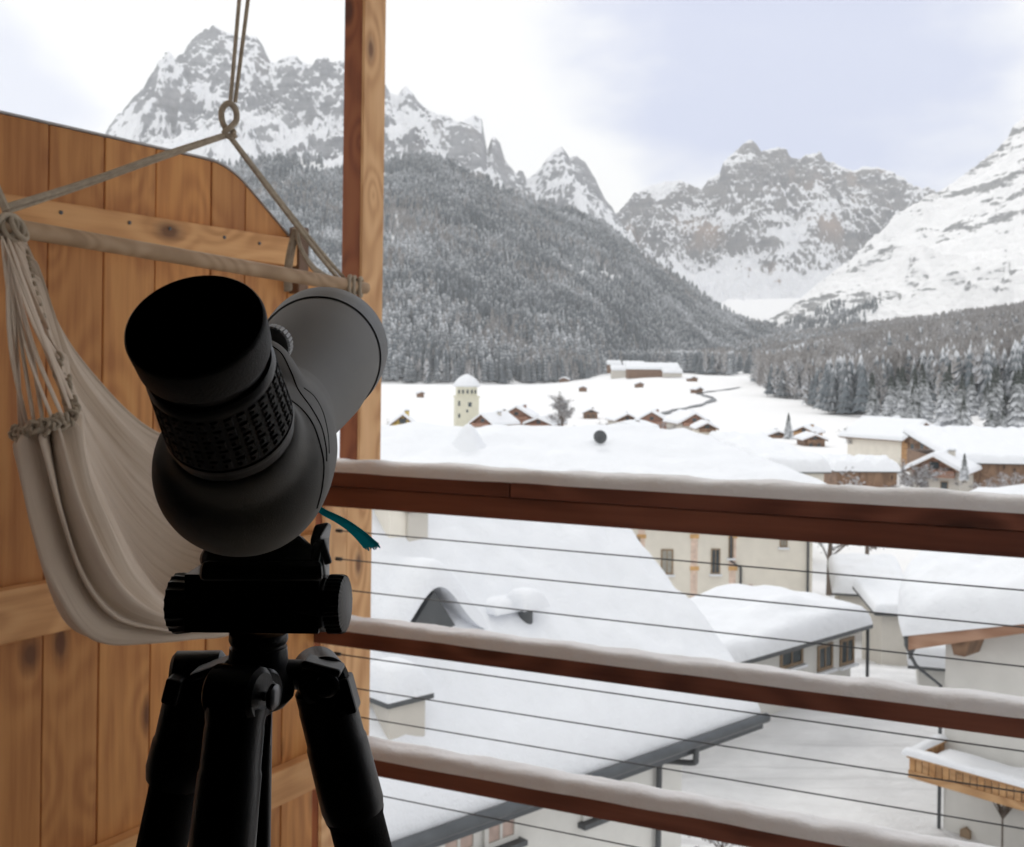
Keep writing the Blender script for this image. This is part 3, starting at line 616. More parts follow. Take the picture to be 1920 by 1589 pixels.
for iu in range(NU+1):
    u = iu/NU; colp = [crs(r, u) for r in rows3]; G.append([crs(colp, iv/NV) for iv in range(NV+1)])
mb = MB(); vs = []
for iu in range(NU+1):
    u = iu/NU
    for iv in range(NV+1):
        v = iv/NV; p = G[iu][iv]
        du = (G[min(iu+1, NU)][iv]-G[max(iu-1, 0)][iv]); dv_ = (G[iu][min(iv+1, NV)]-G[iu][max(iv-1, 0)])
        nn = du.cross(dv_); nn = nn.normalized() if nn.length > 1e-9 else Vector((0, 0, 1))
        fold = (math.sin(v*47+u*2.4+1.3*math.sin(v*9))*.5+.6*math.sin(v*83+u*1.1+3)*(1-u)**3+.7*mnoise.noise(Vector((v*13, u*1.7, 4))))
        a = .017*(.25+1.1*math.exp(-u*4.5)+.35*math.exp(-(1-u)*5)); edge_c = 0
        if u < .02: a *= u/.02
        big = (math.sin(v*70+u*2.2+1.2*math.sin(v*17))+.5*math.sin(v*41+2))*sstep_(.50, .62, v)*(1-.5*sstep_(.9, 1, v))*math.exp(-((u-.20)/.34)**2)*.021; p = p+nn*big
        vs.append(p+nn*fold*a+nn*.010*mnoise.noise(Vector((u*6, v*6, 9))))
fs = [(i*(NV+1)+j, i*(NV+1)+j+1, (i+1)*(NV+1)+j+1, (i+1)*(NV+1)+j) for i in range(NU) for j in range(NV)]
mb.add(vs, fs); mb.tone = [(q % (NV+1))/NV for q in range(len(mb.v))]
n = NT('off-white cotton'); f = n.noise(n.coord((4,4,4)), 1, 4); n.col(n.ramp(f, [(.3, (.60,.50,.40)), (.7, (.68,.58,.475))])); at_ = n.n('ShaderNodeAttribute', attribute_name='tone'); cx = n.n('ShaderNodeCombineXYZ'); n.l(n.math('MULTIPLY', at_.outputs['Fac'], 30.0), cx.inputs[0]); va = n.n('ShaderNodeVectorMath', operation='ADD'); n.l(cx.outputs[0], va.inputs[0]); n.l(n.coord((1.1,1.1,1.1)), va.inputs[1])
crz = n.noise(va.outputs[0], 1, 4, .5, .3); wv_ = n.noise(n.coord((520,520,520)), 1, 2)
n.bump(n.math('ADD', crz, n.math('MULTIPLY', wv_, .03)), 1.0, .018)
n.b.inputs['Sheen Weight'].default_value = .15
M['cloth'] = n.set(.92, .1)
cl = mb.build('seat_cloth', 'cloth', ham, smooth=True, ang=180)
md = cl.modifiers.new('thick', 'SOLIDIFY'); md.thickness = .002
mb = MB()
for k in range(13):
    v = .30+.70*k/12; q = crs([r[0] for r in rows3], v); e_ = P(8+6*math.sin(k*2.1), 440+3*(k % 4), 2.32+.04*math.sin(k))
    mid = e_.lerp(q, .5)+Vector((.012*math.sin(k*1.7), .012*math.cos(k*2.3), -.02)); e2 = q+Vector((.003, -.006, .004))
    mb.tube(rope([e_, mid, e2], sub=6), list(np.interp(np.linspace(0, 1, 13), [0, .4, .9, 1], [.004, .0085-.002*(k % 2), .0075, .004])), 8, flat=.45)
for k in range(14):
    v = k/14*.34; q = crs([r[0] for r in rows3], v); e_ = P(14+4*math.sin(k*2.1), 432+3*(k % 4), 2.36); mb.tube(rope([e_, e_.lerp(q, .5), q]), .0045, 6)
mb.build('fan_strings', 'cloth', ham, smooth=True)
# ruffled binding along the gathered edge: small knots and tufts
mb = MB(); rk = random.Random(5)
for k in range(46):
    v = .42+.58*k/45; q = crs([r[0] for r in rows3], v); c = q+Vector((rk.uniform(-.006, .006), -.012+rk.uniform(-.006, .004), rk.uniform(-.006, .014)))
    a = rk.random()*6; pts = [c+Vector((math.cos(t+a)*.011, -.004*math.sin(t*2), math.sin(t+a)*.011*rk.uniform(.7, 1.2))) for t in np.linspace(0, 5.2, 9)]
    mb.tube(pts, .0042, 7)
mb.build('gathered_edging', 'rope', ham, smooth=True); mb = MB()
for k in range(9):
    v = .08+.28*k/9; q = crs([r[0] for r in rows3], v); mb.tube([q+Vector((math.cos(t)*.008, -.01, math.sin(t)*.009)) for t in np.linspace(0, 5.4, 8)], .004, 7)
mb.build('gathered_edging', 'rope', ham, smooth=True)
# ================================================================== SPOTTING SCOPE
H = P(455, 880, .483); Bc = P(597, 673, .86); AX = (Bc-H).normalized(); LB = (Bc-H).length
E0 = P(365, 607, .405); E1 = P(447, 838, .462); EA = (E1-E0).normalized(); LE = (E1-E0).length
TT_ = P(455, 1085, .56)
scope = thing('spotting_scope', 'grey and black spotting scope with angled eyepiece mounted on the tripod', 'spotting scope', (H.x, H.y, H.z))
rb = .0378
prof = [(-rb*math.cos(a), rb*math.sin(a)) for a in np.linspace(.06, math.pi/2, 14)]+[(.02, .0383), (.045, .0378), (.075, .0348), (.10, .0318), (.13, .0305)]
mb = MB(); mb.lathe(H, AX, prof, 72)
# neck under the eyepiece, saddle and focus bulge flow into the housing
mb.lathe(E1-EA*.012, EA, [(-.004, .010), (0, .0262), (.006, .0276), (.014, .0280), (.024, .022), (.03, .010)], 60)
sa = [P(500, 850, .508), P(498, 790, .515), P(492, 735, .535), P(486, 700, .555), P(490, 690, .60)]
mb.tube(rope(sa, sub=5), list(np.interp(np.linspace(0, 1, 21), [0, .3, .6, .85, 1], [.027, .0235, .0195, .0165, .012])), 28)
sb = [P(540, 850, .53), P(528, 790, .58), P(530, 760, .66)]
mb.tube(rope(sb, sub=5), list(np.interp(np.linspace(0, 1, 11), [0, .5, 1], [.022, .024, .020])), 24)
body = mb.build('body_housing', 'armour', scope, smooth=True)
rm = body.modifiers.new('remesh', 'REMESH'); rm.mode = 'VOXEL'; rm.voxel_size = .0013; rm.use_smooth_shade = True
sm = body.modifiers.new('smooth', 'SMOOTH'); sm.factor = .7; sm.iterations = 55
mb = MB(); mb.lathe(H, AX, [(.10, .0300), (.14, .0305), (.18, .0330), (.24, .0382), (.30, .0430), (LB-.01, .0462), (LB-.002, .0464), (LB, .0460)], 96); mb.build('objective_barrel', 'armour', scope, smooth=True, ang=50)
mb = MB(); mb.lathe(H, AX, [(LB+.0002, .0454), (LB+.0018, .0454)], 96); mb.build('seam_ring', 'seam', scope, smooth=True)
mb = MB(); mb.lathe(H, AX, [(LB-.0012, .04655), (LB-.0002, .04665), (LB, .0464)], 96, cap=False); mb.build('trim_ring', 'silver', scope, smooth=True)
mb = MB(); mb.lathe(H, AX, [(LB+.002, .046), (LB+.003, .0480), (LB+.03, .0500), (LB+.063, .0513), (LB+.066, .0505), (LB+.066, .0475), (LB+.03, .045)], 96); mb.build('objective_hood', 'hood', scope, smooth=True, ang=50)
mb = MB(); mb.lathe(H+AX*(LB+.03), AX, [(0, .044), (.001, .044)], 64); mb.build('lens', 'glass', scope, smooth=True)
# eyepiece
mb = MB(); mb.lathe(E0, EA, [(.006, .001), (.006, .017), (.0045, .0205), (.0008, .0236), (0, .0246), (.0006, .0252), (.002, .0256), (.0145, .0250), (.0158, .0246), (.0158, .021)], 96, cap=False)
mb.build('eyecup', 'rubber', scope, smooth=True, ang=50)
mb = MB(); mb.lathe(E0, EA, [(.0062, .0001), (.0062, .0165)], 48, cap=False); mb.build('eye_lens', 'glass', scope, smooth=True)
mb = MB(); mb.lathe(E0, EA, [(.012, .0215), (.0215, .0222), (.022, .0236), (.024, .0244), (.0262, .0245), (.0265, .0240)], 96); mb.build('eyepiece_tube', 'plastic', scope, smooth=True, ang=40)
def knurl(t, q):
    a = (q*30) % 1.0; g = (t-.0275)/.0285
    if g < 0 or g > 1: return 0
    nrow = 5; w = (g*nrow) % 1.0; on = (.10 < a < .72) and ((.12 < w < .86) and not (a > .45 and .38 < w < .6))
    return .0007 if on else 0
mb = MB(); mb.lathe(E0, EA, [(.0265, .0238)]+[(t, .0238+.0014*(t-.0275)/.03) for t in np.linspace(.0272, .0565, 62)]+[(.057, .0245)], 360, knurl); mb.build('zoom_ring', 'rubber', scope, smooth=True, ang=30)
mb = MB(); mb.lathe(E0, EA, [(.057, .0245), (.0572, .0256), (.0585, .0258), (.0595, .0256), (.060, .0248), (.066, .0250)]+[(t, .0256) for t in np.linspace(.0665, .074, 8)], 160, lambda t, q: .0006 if (.0664 < t < .0735 and (q*56) % 1 < .55) else 0); mb.build('base_ring', 'plastic', scope, smooth=True, ang=30)
# focus knob on the saddle
K0 = P(508, 648, .590)
mb = MB(); mb.lathe(K0-AX*.004, AX, [(-.009, .006), (-.0085, .0102), (-.007, .0112), (.008, .0112), (.0095, .0102), (.0098, .006)], 180, lambda t, q: -.0007*(1 if (q*30) % 1 > .78 else 0) if -.008 < t < .009 else 0)
mb.build('focus_knob', 'knob', scope, smooth=True, ang=30)
# raycast seam lines on to the finished housing
bpy.context.view_layer.update()
dg = bpy.context.evaluated_depsgraph_get(); ev = body.evaluated_get(dg); mwi = body.matrix_world.inverted() if body.matrix_world.translation.length else parent_matrix(scope).inverted(); mw = mwi.inverted()
def seamline(pts, r, name, mat, off=.0000):
    out_ = []
    P2 = [Vector((a, b, 0)) for a, b in pts]
    for q in rope(P2, sub=8):
        o_, d_ = mwi @ Vector((0, 0, 0)), (mwi.to_3x3() @ ray(q.x, q.y)).normalized()
        ok, loc, nrm, _ = ev.ray_cast(o_, d_)
        if ok: out_.append(mw @ (loc+nrm*off))
    if len(out_) > 2:
        m_ = MB(); m_.tube(out_, r, 6); m_.build(name, mat, scope, smooth=True)
seamline([(507,648),(528,664),(546,699),(559,731),(583,765),(602,800),(611,840),(612,865)], .00042, 'seam_line', 'seam')
seamline([(521,716),(536,743),(565,767),(587,797),(601,838),(607,874),(603,918),(594,953)], .00042, 'seam_line', 'seam')
seamline([(570,728),(590,745),(606,775),(615,815),(617,850)], .0003, 'seam_line', 'seam')
# foot of the scope
mb = MB(); mb.loft([[P(400, 1000, .53), P(560, 1000, .53), P(560, 1000, .60), P(400, 1000, .60)], [P(376, 1040, .525), P(592, 1030, .525), P(592, 1030, .60), P(376, 1040, .60)], [P(372, 1060, .52), P(600, 1060, .52), P(600, 1060, .605), P(372, 1060, .605)]])
mb.build('mounting_foot', 'plastic', scope, bevel=.003)
# teal strap end poking out beside the housing
mb = MB(); sp = [P(592, 948, .56), P(606, 960, .56), P(630, 972, .562), P(652, 985, .563), P(668, 997, .565), P(684, 1012, .566), P(696, 1024, .567)]
c3 = rope(sp, sub=4); wd = np.interp(np.linspace(0, 1, len(c3)), [0, .3, .6, .85, 1], [.003, .0042, .0060, .0078, .0092]); rings = []
for i, p in enumerate(c3):
    t = (c3[min(i+1, len(c3)-1)]-c3[max(i-1, 0)]).normalized(); s_ = t.cross(Vector((0, 1, 0))).normalized(); s_ = (s_*.5+t.cross(s_)*.866).normalized(); s_ = s_ if t.cross(s_).z < 0 else s_; b_ = t.cross(s_)
    rings.append([p+s_*math.cos(a)*wd[i]+b_*(math.sin(a)*.0011+.0006*math.sin(3*a)*(i/len(c3))) for a in np.linspace(0, 2*math.pi, 16, endpoint=False)])
mb.loft(rings)
for k in range(12):
    a = rings[-1][0].lerp(rings[-1][8], k/11); mb.tube([a, a+Vector((.0008+.0003*math.sin(k*3), 0, -.0016-.0006*math.sin(k*5)))], .00035, 5)
strap = mb.build('teal_strap', 'teal', scope, smooth=True)
# ================================================================== TRIPOD
AP = P(485, 1270, .56)
tri = thing('tripod', 'black three-legged tripod with knobbed head holding up the scope', 'tripod', (AP.x, AP.y+.0, FLOOR))
c = P(485, 1132, .565)
xax = (P(655, 1134, .56)-P(315, 1132, .57)).normalized()
def pxo(px): return (px-485)/F*.565
mb = MB(); mb.lathe(c, xax, [(pxo(366), .0135), (pxo(368), .0142), (pxo(612), .0142), (pxo(616), .0135)], 8)
mb.box(c+Vector((0, 0, .003)), (.066, .032, .0285)); mb.build('head_block', 'plastic', tri, bevel=.002)
mb = MB(); mb.lathe(c, xax, [(pxo(322), .012), (pxo(323), .0146), (pxo(332), .0150), (pxo(358), .0142), (pxo(362), .013)], 60, lambda t, q: .0005*math.cos(q*2*math.pi*20)); mb.build('clamp_knob', 'plastic', tri, smooth=True, ang=35)
mb = MB(); mb.lathe(c, xax, [(pxo(620), .011), (pxo(622), .0140), (pxo(645), .0140), (pxo(651), .0134), (pxo(654), .011)], 96, lambda t, q: .0007*(1 if (q*36) % 1 < .5 else 0)); mb.build('pan_knob', 'plastic', tri, smooth=True, ang=30)
for a_, b_ in ((362, 366), (614, 622)): mb = MB(); mb.lathe(c, xax, [(pxo(a_), .0065), (pxo(b_), .0065)], 20); mb.build('knob_axle', 'metal', tri, smooth=True)
mb = MB(); mb.loft([[P(372, 1090, .52), P(608, 1090, .52), P(608, 1090, .61), P(372, 1090, .61)], [P(378, 1050, .52), P(604, 1050, .52), P(604, 1050, .61), P(378, 1050, .61)]]); mb.build('plate_clamp', 'plastic', tri, bevel=.003)
mb = MB(); mb.loft([[P(578, 1072, .53), P(612, 1086, .53), P(618, 1084, .575), P(582, 1070, .575)], [P(582, 1010, .53), P(602, 1006, .53), P(618, 1010, .575), P(596, 1012, .575)], [P(590, 984, .535), P(618, 979, .535), P(622, 982, .575), P(594, 988, .575)]]); mb.build('side_jaw', 'plastic', tri, bevel=.0015)
mb = MB(); mb.loft([[P(580, 1050, .522), P(597, 1060, .522), P(598, 1060, .53), P(581, 1050, .53)], [P(588, 1018, .522), P(606, 1014, .522), P(606, 1014, .53), P(588, 1018, .53)]]); mb.box(P(609, 1035, .524), (.0035, .003, .012), Matrix.Rotation(R(-18), 3, 'Y')); mb.build('locking_lever', 'hood', tri, bevel=.0008)
mb = MB(); o = P(485, 1186, .565); dn = Vector((0, 0, -1)); s_ = .565/F
mb.lathe(o, dn, [(0, 54*s_), (12*s_, 55*s_), (20*s_, 52*s_), (21*s_, 48*s_), (26*s_, 48*s_), (27*s_, 53*s_), (60*s_, 56*s_), (72*s_, 62*s_), (84*s_, 72*s_), (120*s_, 66*s_), (138*s_, 50*s_)], 72); mb.build('head_neck', 'plastic', tri, smooth=True, ang=35)
mb = MB(); mb.lathe(P(492, 1310, .58), (0, 0, -1), [(0, .0052), (.4, .0052)], 32); mb.build('centre_column', 'plastic', tri, smooth=True)
mb = MB(); mb.tube([P(508, 1318, .572), P(492, 1640, .60)], .0011, 8); mb.build('column_rod', 'metal', tri, smooth=True)
# legs: hip joint, sleeve, foam grip, lower tube, foot
def leg(hip, foot, fork, sc=1.0, bolt=(1, 0, 0), sleeve=.0165, gripr=.0150, sl=.050, gap=.0):
    d = (foot-hip).normalized(); L = (foot-hip).length
    m = MB(); m.lathe(hip+d*.002, d, [(0, .010*sc), (.004, .0145*sc), (.012, sleeve*.98), (.014, sleeve), (.032, sleeve*1.01), (.034, sleeve*1.06), (sl+.018, sleeve*1.10), (sl+.024, sleeve*1.02)], 48)
    lg = m.build('leg', 'plastic', tri, smooth=True, ang=35)
    m = MB(); m.lathe(hip+d*(sl+.022), d, [(0, gripr*.95), (.003, gripr*1.09), (.007, gripr), (.22, gripr*1.02), (.225, gripr*.8)], 48); m.build('foam_grip', 'foam', lg, smooth=True)
    m = MB(); m.lathe(hip+d*(sl+.24), d, [(0, .0125), (.30, .0125), (.305, .015), (.34, .015), (.345, .0105), (L-sl-.26, .0105)], 32); m.build('lower_tube', 'plastic', lg, smooth=True)
    m = MB(); m.lathe(foot-d*.03, d, [(0, .010), (.005, .016), (.028, .017), (.032, .010)], 24); m.build('rubber_foot', 'rubber', lg, smooth=True)
    # hip lug with bolt
    m = MB(); bo = Vector(bolt).normalized(); m.lathe(hip-bo*.013, bo, [(0, .0105), (.002, .0128), (.024, .0128), (.026, .0105)], 40); 
    m.tube([fork, hip], [.0085, .0105], 12, flat=.8); m.build('hip_joint', 'plastic', lg, smooth=True, ang=35)
    m = MB(); m.lathe(hip-bo*.021, bo, [(0, .0012), (.0003, .0040), (.0012, .0058), (.003, .0062)], 32); m.lathe(hip-bo*.0147, bo, [(-.0004, .0022), (.001, .0024)], 6); m.build('hip_bolt', 'metal', lg, smooth=True, ang=30)
    return lg
AZ = AP.z
hR = P(600, 1268, .575); hL = P(372, 1268, .575); hF = P(446, 1300, .525)
cR = P(510, 1262, .565); cL = P(462, 1262, .565)
def footp(hip, dxp, dyp): return hip+Vector((dxp, dyp, 0))*((hip.z-FLOOR-.01))+Vector((0, 0, FLOOR+.01-hip.z))
leg(hR, footp(hR, .245, .09), cR, bolt=(-.35, .94, 0), sleeve=.0148, gripr=.0142)
leg(hL, footp(hL, -.215, .06), cL, bolt=(-1, -.1, 0), sleeve=.0150, gripr=.0128, sl=.03)
leg(hF, footp(hF, -.055, -.16), P(485, 1285, .56), bolt=(-1, .3, 0), sleeve=.0138, gripr=.0118, sl=.050)
# angle stops and buckles on the hips
mb = MB(); mb.box(P(398, 1252, .56), (.018, .02, .004), Matrix.Rotation(R(-18), 3, 'Y')); mb.box(P(330, 1290, .56), (.008, .018, .013), Matrix.Rotation(R(14), 3, 'Y')); mb.build('angle_stop', 'plastic', tri, bevel=.0015)
mb = MB(); mb.box(P(606, 1248, .56), (.020, .016, .004), Matrix.Rotation(R(14), 3, 'Y')); mb.box(P(655, 1300, .57), (.006, .016, .018), Matrix.Rotation(R(-16), 3, 'Y')); mb.build('angle_stop', 'plastic', tri, bevel=.0015)
mb = MB(); fb_ = P(497, 1300, .535); mb.lathe(fb_, Vector((.85, -.5, 0)), [(-.012, .0115), (0, .0115), (.002, .0100)], 36); mb.build('front_lug', 'plastic', tri, smooth=True, ang=35)
mb = MB(); mb.lathe(fb_+Vector((.85, -.5, 0)).normalized()*.002, Vector((.85, -.5, 0)), [(0, .0062), (.0012, .0058), (.0016, .004)], 32); mb.build('front_bolt', 'metal', tri, smooth=True)
# ================================================================== HOUSES
class Fr:
    """local frame of a building: origin, heading; world <-> local helpers"""
    def __init__(s, o, rz): s.o = Vector(o); s.rz = rz; s.m = Matrix.Translation(s.o) @ Matrix.Rotation(rz, 4, 'Z'); s.i = s.m.inverted()
    def loc(s, p): return s.i @ p
    def front(s, px, py, y=0.0):   # pixel -> local point on the vertical plane local y
        r = s.i.to_3x3() @ ray(px, py); c = s.i @ Vector((0, 0, 0)); return c+r*((y-c.y)/r.y)
def window(par, fr, px0, px1, py0, py1, y, frame='framed', pane='glass', sill='snow', t=.05):
    a = fr.front(px0, (py0+py1)/2, y); b = fr.front(px1, (py0+py1)/2, y); c = fr.front((px0+px1)/2, py0, y); d = fr.front((px0+px1)/2, py1, y)
    x0, x1, z1, z0 = min(a.x, b.x), max(a.x, b.x), c.z, d.z; w = max(.05, min(.1, (x1-x0)*.12))
    m = MB(); m.bx(x0, x1, y-t, y-.002, z1-w, z1); m.bx(x0, x1, y-t, y-.002, z0, z0+w); m.bx(x0, x0+w, y-t, y-.002, z0+w, z1-w); m.bx(x1-w, x1, y-t, y-.002, z0+w, z1-w); m.bx((x0+x1)/2-w*.3, (x0+x1)/2+w*.3, y-t*.8, y-.002, z0+w, z1-w)
    f = m.build('window', frame, par, world=False); 
    m = MB(); m.bx(x0+w, x1-w, y-t*.4, y-.004, z0+w, z1-w); m.build('pane', pane, f, world=False)
    if sill: m = MB(); m.bx(x0-.08, x1+.08, y-t-.12, y-.002, z0-.09, z0-.01); m.build('sill', sill, f, world=False)
    return f
# ---- the big snow-covered house just below the balcony
xl = Vector((.731, .683, 0)).normalized(); E1 = at_z(1427, 1338, -6.0); O1 = E1-xl*14
f1 = Fr((O1.x, O1.y, -11.2), math.atan2(xl.y, xl.x)); ZE = 11.2-6.0
h1 = thing('white_house', 'white house just below the balcony with a steep snow-covered roof and grey gutter', 'house', f1.o, f1.rz)
SL = .84; RY = 4.1
def roof1(x, y): return ZE+SL*(y if y < RY else 2*RY-y)
mb = MB(); mb.bx(0, 12.75, .75, 7.4, 0, ZE-.12); mb.prism([(.0, .75, ZE-.12), (0, 7.4, ZE-.12), (0, RY, ZE+SL*RY-.75)], (12.75, 0, 0)); mb.build('wall', 'plaster', h1, world=False)
mb = MB(); mb.prism([(0, 0, ZE-.14), (0, 0, ZE), (0, RY, ZE+SL*RY), (0, 2*RY, ZE), (0, 2*RY, ZE-.14), (0, RY, ZE+SL*RY-.16)], (14, 0, 0)); rf = mb.build('roof', 'slate', h1, world=False)
mb = MB(); mb.tube([(0, -.10, ZE-.05), (14.02, -.10, ZE-.05)], .085, 12); mb.bx(0, 14.02, -.03, -.002, ZE-.26, ZE-.02); mb.build('gutter', 'zinc', rf, world=False, smooth=True)
snow(lambda a, b: Vector((.03+a, .0+b, roof1(a, b)+.004)), 13.97, 2*RY, .56, .42, 90, 60, .075, 4, fs=1.3).build('snow_layer', 'snow', rf, world=False, smooth=True, ang=85)
mb = MB(); dp = f1.front(1305, 1395, -.1); q = f1.front(1240, 1432, .66)
pts = [Vector((dp.x, -.10, ZE-.08)), Vector((dp.x, -.10, ZE-.30)), Vector((dp.x, -.04, ZE-.40)), Vector((dp.x, .52, ZE-.52)), Vector((dp.x, .64, ZE-.62)), Vector((dp.x, .66, ZE-.9)), Vector((dp.x, .66, 0))]
mb.tube(rope(pts, sub=5), .05, 10); mb.build('downpipe', 'slate', h1, world=False, smooth=True)
for (a, b, c, d) in ((905, 968, 1512, 1582), (822, 892, 1535, 1606), (1090, 1135, 1490, 1530)):
    w_ = window(h1, f1, a, b, c, d, .75, 'plaster', 'shutter', 'slate')
for px in (1165, 1020, 880):
    q = f1.front(px, 1448 if px > 1100 else 1500, .4); mb = MB(); mb.bx(q.x-.1, q.x+.1, .05, .745, ZE-.30+.1*.5, ZE-.16+.1*.5+.0); mb.build('rafter_end', 'balcwood', h1, world=False)
nrm = (f1.m.to_3x3() @ Vector((0, -SL, 1))).normalized(); pr = f1.m @ Vector((0, 0, ZE+.5))
def on_roof1(px, py): q = f1.loc(hit(px, py, pr, nrm)); return q.x, q.y, roof1(q.x, q.y)
def chimney(par, x, y, zr, w, h, mat='cream', sn=.4, seed=1, cap='slate', top=1.25):
    m = MB(); m.bx(x-w/2, x+w/2, y-w/2, y+w/2, zr-.3, zr+h); c_ = m.build('chimney', mat, par, world=False, bevel=.02)
    m = MB(); k = w*top/2; m.bx(x-k, x+k, y-k, y+k, zr+h+.001, zr+h+.07); m.build('chimney_cap', cap, c_, world=False)
    snow(lambda a, b: Vector((x-k+a, y-k+b, zr+h+.075)), 2*k, 2*k, sn, sn*.8, 8, 8, .05, seed).build('snow_cap', 'snow', c_, world=False, smooth=True, ang=85)
x, y, z = on_roof1(738, 1345); chimney(rf, x, y, z+.35, .62, .42, 'greige', .42, 3)
x, y, z = on_roof1(735, 992); chimney(rf, x, y, z+.45, .42, .45, 'cream', .28, 5)
x, y, z = on_roof1(768, 996); chimney(rf, x+.02, y, z+.45, .42, .40, 'greige', .28, 6)
# dormer nearly buried in drifted snow
x, y, z = on_roof1(835, 1168)
mb = MB(); mb.prism([(x-1.15, y-.15, z+.1), (x+.35, y-.15, z+.1), (x-.35, y-.15, z+1.05)], (0, 1.9, 0)); dm = mb.build('dormer', 'slate', rf, world=False)
def dr(a, b): 
    u = a-1.0; return Vector((x-.40+u, y-.32+b, z+.30+.85*math.exp(-(u/.62)**2)))
snow(dr, 2.0, 2.4, .36, .3, 22, 18, .09, 8).build('snow_cap', 'snow', dm, world=False, smooth=True, ang=85)
x2, y2, z2 = on_roof1(985, 1165); mb = MB(); mb.lathe((x2, y2, z2+.2), (0, 0, 1), [(0, .12), (.50, .12), (.52, .16), (.56, .16)], 16); v_ = mb.build('vent_pipe', 'slate', rf, world=False, smooth=True)
snow(lambda a, b: Vector((x2-.28+a, y2-.28+b, z2+.74)), .56, .56, .27, .25, 8, 8, .04, 12).build('snow_cap', 'snow', v_, world=False, smooth=True, ang=85)
x3, y3, z3 = on_roof1(938, 1132); snow(lambda a, b: Vector((x3-.4+a, y3-.35+b, z3+.42)), .8, .7, .22, .3, 10, 10, .05, 14).build('snow_drift', 'snow', rf, world=False, smooth=True, ang=85)
# ---- cream building with corner stones behind
fa = Fr((0, 50, -13), 0)
ha = thing('cream_building', 'cream rendered building with ochre corner stones and a wide snowy hipped roof', 'building', fa.o, 0)
xr_ = fa.front(1523, 1080).x; za = 13-6.0
mb = MB(); mb.bx(-13, xr_, 0, 15, 0, za-.1); mb.build('wall', 'cream', ha, world=False)
def roofa(x, y): return za+min((y+1)*.27, (16-y)*.27, (xr_+1.1-x)*.38, (x+14)*.38)
snow(lambda a, b: Vector((-14+a, -1+b, roofa(-14+a, -1+b)+.2)), xr_+15.1, 17, .62, .6, 70, 44, .14, 17, fs=.35).build('snow_layer', 'snow', ha, world=False, smooth=True, ang=85)
mb = MB(); mb.prism([(-14, -1, za-.08), (xr_+1.1, -1, za-.08), (xr_+1.1, 16, za-.08), (-14, 16, za-.08)], (0, 0, .24)); mb.build('eaves', 'slate', ha, world=False)
tx = fa.front(878, 800, 4.5).x
mb = MB(); mb.lathe((tx, 4.5, za+.6), (0, 0, 1), [(0, 4.2), (.25, 3.2), (.55, 2.3), (.9, 1.65), (1.35, 1.1), (1.8, .74), (2.2, .5), (2.5, .3), (2.62, .14), (2.68, .02)], 40, lambda t, q: .08*math.sin(q*25)*(1-t/2.8)); mb.build('turret_snow', 'snow', ha, world=False, smooth=True, ang=80)
for (a, b, c, d) in ((1239, 1262, 1030, 1077), (1333, 1350, 1029, 1076), (1462, 1476, 1004, 1026), (1186, 1200, 1006, 1024), (1366, 1375, 1008, 1046)): window(ha, fa, a, b, c, d, 0, 'framed', 'glassl' if a in (1239, 1462) else 'glass')
for (a, b, c, d) in ((1403, 1411, 1096, 1120), (1357, 1368, 1124, 1146)):
    q0, q1 = fa.front(a, c), fa.front(b, d); mb = MB(); mb.bx(q0.x, q1.x, -.04, -.001, q1.z, q0.z); mb.build('door', 'shutter', ha, world=False)
for px in (1302, 1374, 1203):
    q = fa.front(px, 1000); mb = MB(); mb.bx(q.x-.15, q.x+.15, -.02, -.002, 0, za-.12)
    mb.build('pilaster_strip', 'pinktrim', ha, world=False)
    for py in (1006, 1066, 1128):
        q = fa.front(px, py); mb = MB(); mb.bx(q.x-.20, q.x+.20, -.04, -.022, q.z-.09, q.z+.09); mb.build('corner_stone', 'ochre', ha, world=False)
q = fa.front(1388, 1100); mb = MB(); mb.tube([(q.x-.45, -.08, za-.2), (q.x-.45, -.08, fa.front(1380, 1052).z), (q.x, -.08, fa.front(1380, 1064).z), (q.x, -.08, 0)], .055, 8); mb.build('downpipe', 'slate', ha, world=False, smooth=True)
mb = MB(); mb.tube([(xr_-.22, -.08, za-.1), (xr_-.22, -.08, 0)], .055, 8); mb.build('downpipe', 'slate', ha, world=False, smooth=True)
dd = thing('satellite_dish', 'dark round satellite dish standing on the snowy ridge of the cream building', 'satellite dish', P(1125, 842, 54.7))
dc_ = P(1125, 820, 54.5)
mb = MB(); mb.lathe(dc_, (.15, -1, .25), [(0, .02), (.01, .18), (.05, .30), (.07, .33), (.055, .335), (0, .2)], 30); mb.build('dish', 'slate', dd, smooth=True)
mb = MB(); mb.tube([dc_+Vector((0, .06, 0)), P(1125, 842, 54.7)], .03, 8); mb.tube([dc_, dc_+Vector((.05, -.35, -.15))], .015, 6); mb.build('mast', 'zinc', dd, smooth=True)
# ---- low annex with a deep pillow of snow
xb_ = xl; ob_ = at_z(1417, 1234, -8.3)
fb2 = Fr((ob_.x-xl.x*5, ob_.y-xl.y*5, -10.9), f1.rz); zb2 = 10.9-8.3
hb = thing('low_annex', 'low flat-roofed annex with a thick pillow of snow, between the cream building and the courtyard', 'annex', fb2.o, fb2.rz)
Lb = (fb2.front(1637, 1168, 0)).x
mb = MB(); mb.bx(0, Lb-.35, .6, 4.0, 0, zb2-.12); mb.build('wall', 'plaster', hb, world=False)
mb = MB(); mb.bx(0, Lb, 0, 4.2, zb2-.13, zb2); rb_ = mb.build('roof', 'slate', hb, world=False)
def rfB(a, b): return Vector((a, b, zb2+.004+.03*b+.22*math.exp(-((a-Lb+2.8)/1.9)**2)*min(b, 1.6)))
snow(rfB, Lb, 4.2, .58, .45, 60, 26, .08, 23, fs=.5).build('snow_layer', 'snow', rb_, world=False, smooth=True, ang=85)
